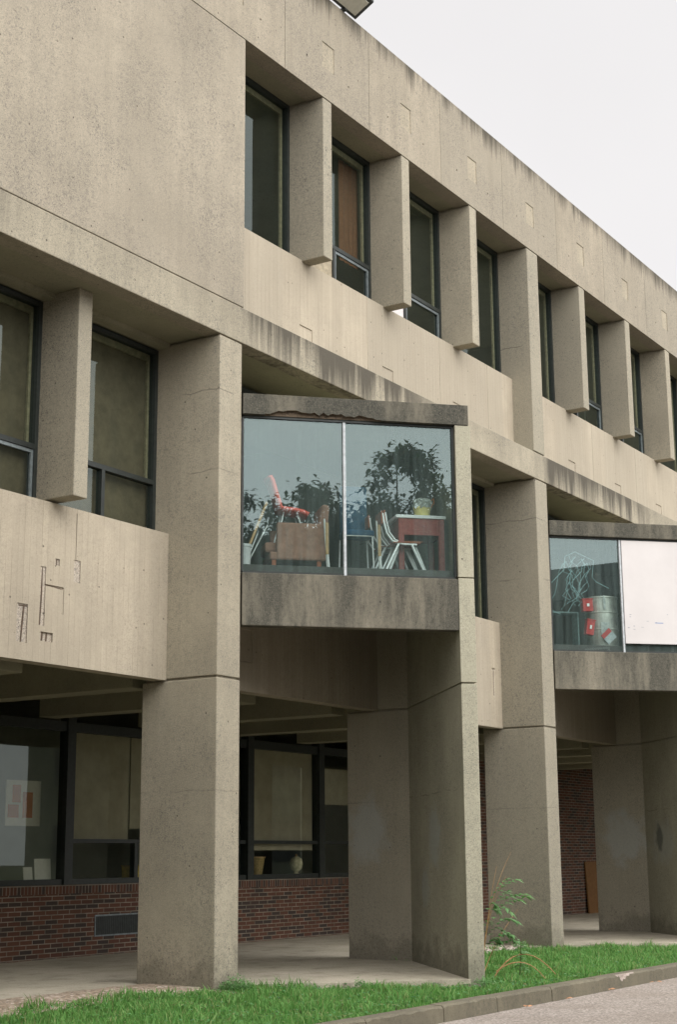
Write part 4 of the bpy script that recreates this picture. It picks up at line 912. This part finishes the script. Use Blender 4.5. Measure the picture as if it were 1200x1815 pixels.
# ------------------------------------------------------------------ trees and a house across the road (they show in the bay glass), two blocks added for reflections
barkm = plain('bark', (.06, .05, .04), .95, var=.3)
def crown_mat(n, cols): return grass_mat(n, cols)
crm = crown_mat('tree_leaf', [(0.012, 0.028, 0.010), (0.022, 0.048, 0.015), (0.016, 0.036, 0.012), (0.03, 0.056, 0.02)])
def tree(label, base, height, clusters, nl, lsz, seed, lean=(0, 0)):
    random.seed(seed); t = thing('tree', label, 'tree', base, 'trees across the road mirrored in the bay glass'); b = Vector(base)
    tm = MB(); top = b + Vector((lean[0] * .8, lean[1] * .8, height * .86)); mid = b + Vector((lean[0] * .2, lean[1] * .2, height * .45))
    tm.tube([b, b + Vector((0.02, 0.03, height * .2)), mid], .16, 9, .08).tube([mid, (mid + top) / 2 + Vector((.08, .06, 0)), top], .075, 7, .012)
    lm = MB()
    for (cx_, cy_, cz_, r, rz) in clusters:
        c_ = Vector((b.x + cx_, b.y + cy_, b.z + cz_)); s0 = mid + (top - mid) * min(1, max(0, (c_.z - r - mid.z) / max(.1, (top.z - mid.z))))
        tm.tube([s0, (s0 + c_) / 2 + Vector((0, 0, -.1)), c_], .035, 6, .01)
        for q in range(5):
            a = Vector((random.gauss(0, 1), random.gauss(0, 1), random.gauss(0, 1))).normalized(); e_ = c_ + Vector((a.x * r, a.y * r, a.z * rz)) * random.uniform(.6, 1.0)
            tm.tube([c_, e_], .018, 4, .006)
            for w in range(int(nl * r / 5)):
                p = e_ + Vector((random.gauss(0, .24), random.gauss(0, .24), random.gauss(0, .26))) * r
                d_ = Vector((random.gauss(0, 1), random.gauss(0, 1), random.gauss(-.3, .7)))
                leaf(lm, p, d_, lsz * random.uniform(.7, 1.4), lsz * .6, .2)
    tm.build('trunk', barkm, t); lm.build('crown', crm, t)
tree('leafy tree across the road, widest of those mirrored in the bay glass', (9.9, -4.0, -.4), 12.6,
     [(-.2, .2, 11.0, .85, 1.0), (-1.0, .7, 10.2, 1.0, .9), (.7, -.6, 11.9, .75, .8), (.2, -.2, 12.4, .55, .6), (1.3, -1.0, 11.0, .6, .6), (.1, .1, 9.8, 1.2, .9), (-1.2, .9, 9.2, 1.2, .8), (.9, -.7, 9.0, 1.1, .9), (.3, -.1, 8.2, 1.3, .9), (-.8, .6, 8.0, 1.2, .8), (-1.7, 1.35, 10.9, .8, .9), (-2.3, 1.8, 10.2, .8, .8), (1.6, -1.3, 10.2, .7, .8), (-1.9, 1.5, 9.5, .9, .8)], 950, .19, 1, (.2, -.3))
tree('slim tree across the road with two thin tops, mirrored left of centre', (8.1, -3.1, -1.4), 11.9,
     [(-.5, .4, 11.2, .5, .7), (.5, -.4, 11.5, .4, .7), (-.1, .1, 10.3, .9, .7), (.4, -.4, 9.4, .9, .8), (-.7, .6, 9.6, .8, .8), (0, 0, 8.5, 1.1, .8)], 600, .17, 2)
tree('ragged tree across the road, mirrored at the left edge of the bay glass', (6.2, -1.6, -.8), 11.8,
     [(.3, -.3, 11.8, .45, .5), (-.6, .5, 11.2, .55, .6), (.2, -.1, 10.6, .7, .7), (-.4, .3, 9.6, .9, .8), (.3, -.2, 8.8, 1.0, .8), (-.9, .7, 9.0, .8, .8)], 600, .17, 3)
for i, (x, y, h, lab) in enumerate(((24.5, -6.0, 7.5, 'rounded tree across the road in front of the dark house'),)):
    tree(lab, (x, y, -.4), h, [(random.uniform(-1.5, 1.5), random.uniform(-1.5, 1.5), h * q, 1.3, 1.1) for q in (.5, .6, .7, .8, .88, .65, .75)], 260, .2, 10 + i)
lb = thing('added_murky_block', 'long grey green block added far along the road to mute the ground floor reflections', 'building', (80, -12, -.4))  # unseen, added so the ground floor panes mirror an even murk
MB().box(62, 120, -22, 1, -.4, 13).build('wall', plain('grey_green_render', (.16, .17, .13), .9, var=.2, scale=.3), lb)
for k in range(3): MB().box(61.95, 62, -20, -1, 1.5 + k * 4, 3.4 + k * 4).build('window_band', MAT['frame'], lb)
ab = thing('added_dark_block', 'dark flat roofed block added behind the trees to darken the bay reflections', 'building', (-4, -18, -.4))  # unseen block, added so the lower bay panes mirror something dark
MB().box(-20, 12.5, -26, -14, -.4, 12.7).build('wall', plain('dark_block_brick', (.055, .05, .045), .95, var=.2), ab)
MB().box(-20.2, 12.7, -26.2, -13.8, 12.702, 13.0).build('roof', plain('dark_roof', (.04, .04, .04), .95), ab)
for x in (-14, -9, -4, 1, 6, 10):
    for z in (1.5, 5.2, 8.9): MB().box(x - .6, x + .6, -14.0, -13.96, z, z + 1.8).build('window', MAT['frame'], ab)
hs_ = thing('house', 'dark brick gabled house across the road', 'house', (17.0, -18, -.4))
hb = plain('dark_house_brick', (.07, .05, .04), .95, var=.2)
MB().box(9, 22, -24, -13, -.4, 11.2).build('wall', hb, hs_)
MB().add([(8.6, -24.4, 11.2), (22.4, -24.4, 11.2), (22.4, -12.6, 11.2), (8.6, -12.6, 11.2), (8.6, -18.5, 13.6), (22.4, -18.5, 13.6)], [(0, 1, 5, 4), (2, 3, 4, 5), (1, 2, 5), (3, 0, 4), (3, 2, 1, 0)]).build('roof', plain('roof_shingle', (.04, .04, .042), .9), hs_)
for x in (11, 14.5, 18, 20.5):
    for z in (1.0, 4.2, 7.6): 
        w_ = MB().box(x - .5, x + .5, -13.0, -12.95, z, z + 1.7).build('window', MAT['white'], hs_); MB().box(x - .42, x + .42, -12.95, -12.94, z + .08, z + 1.62).build('pane', MAT['frame'], w_)
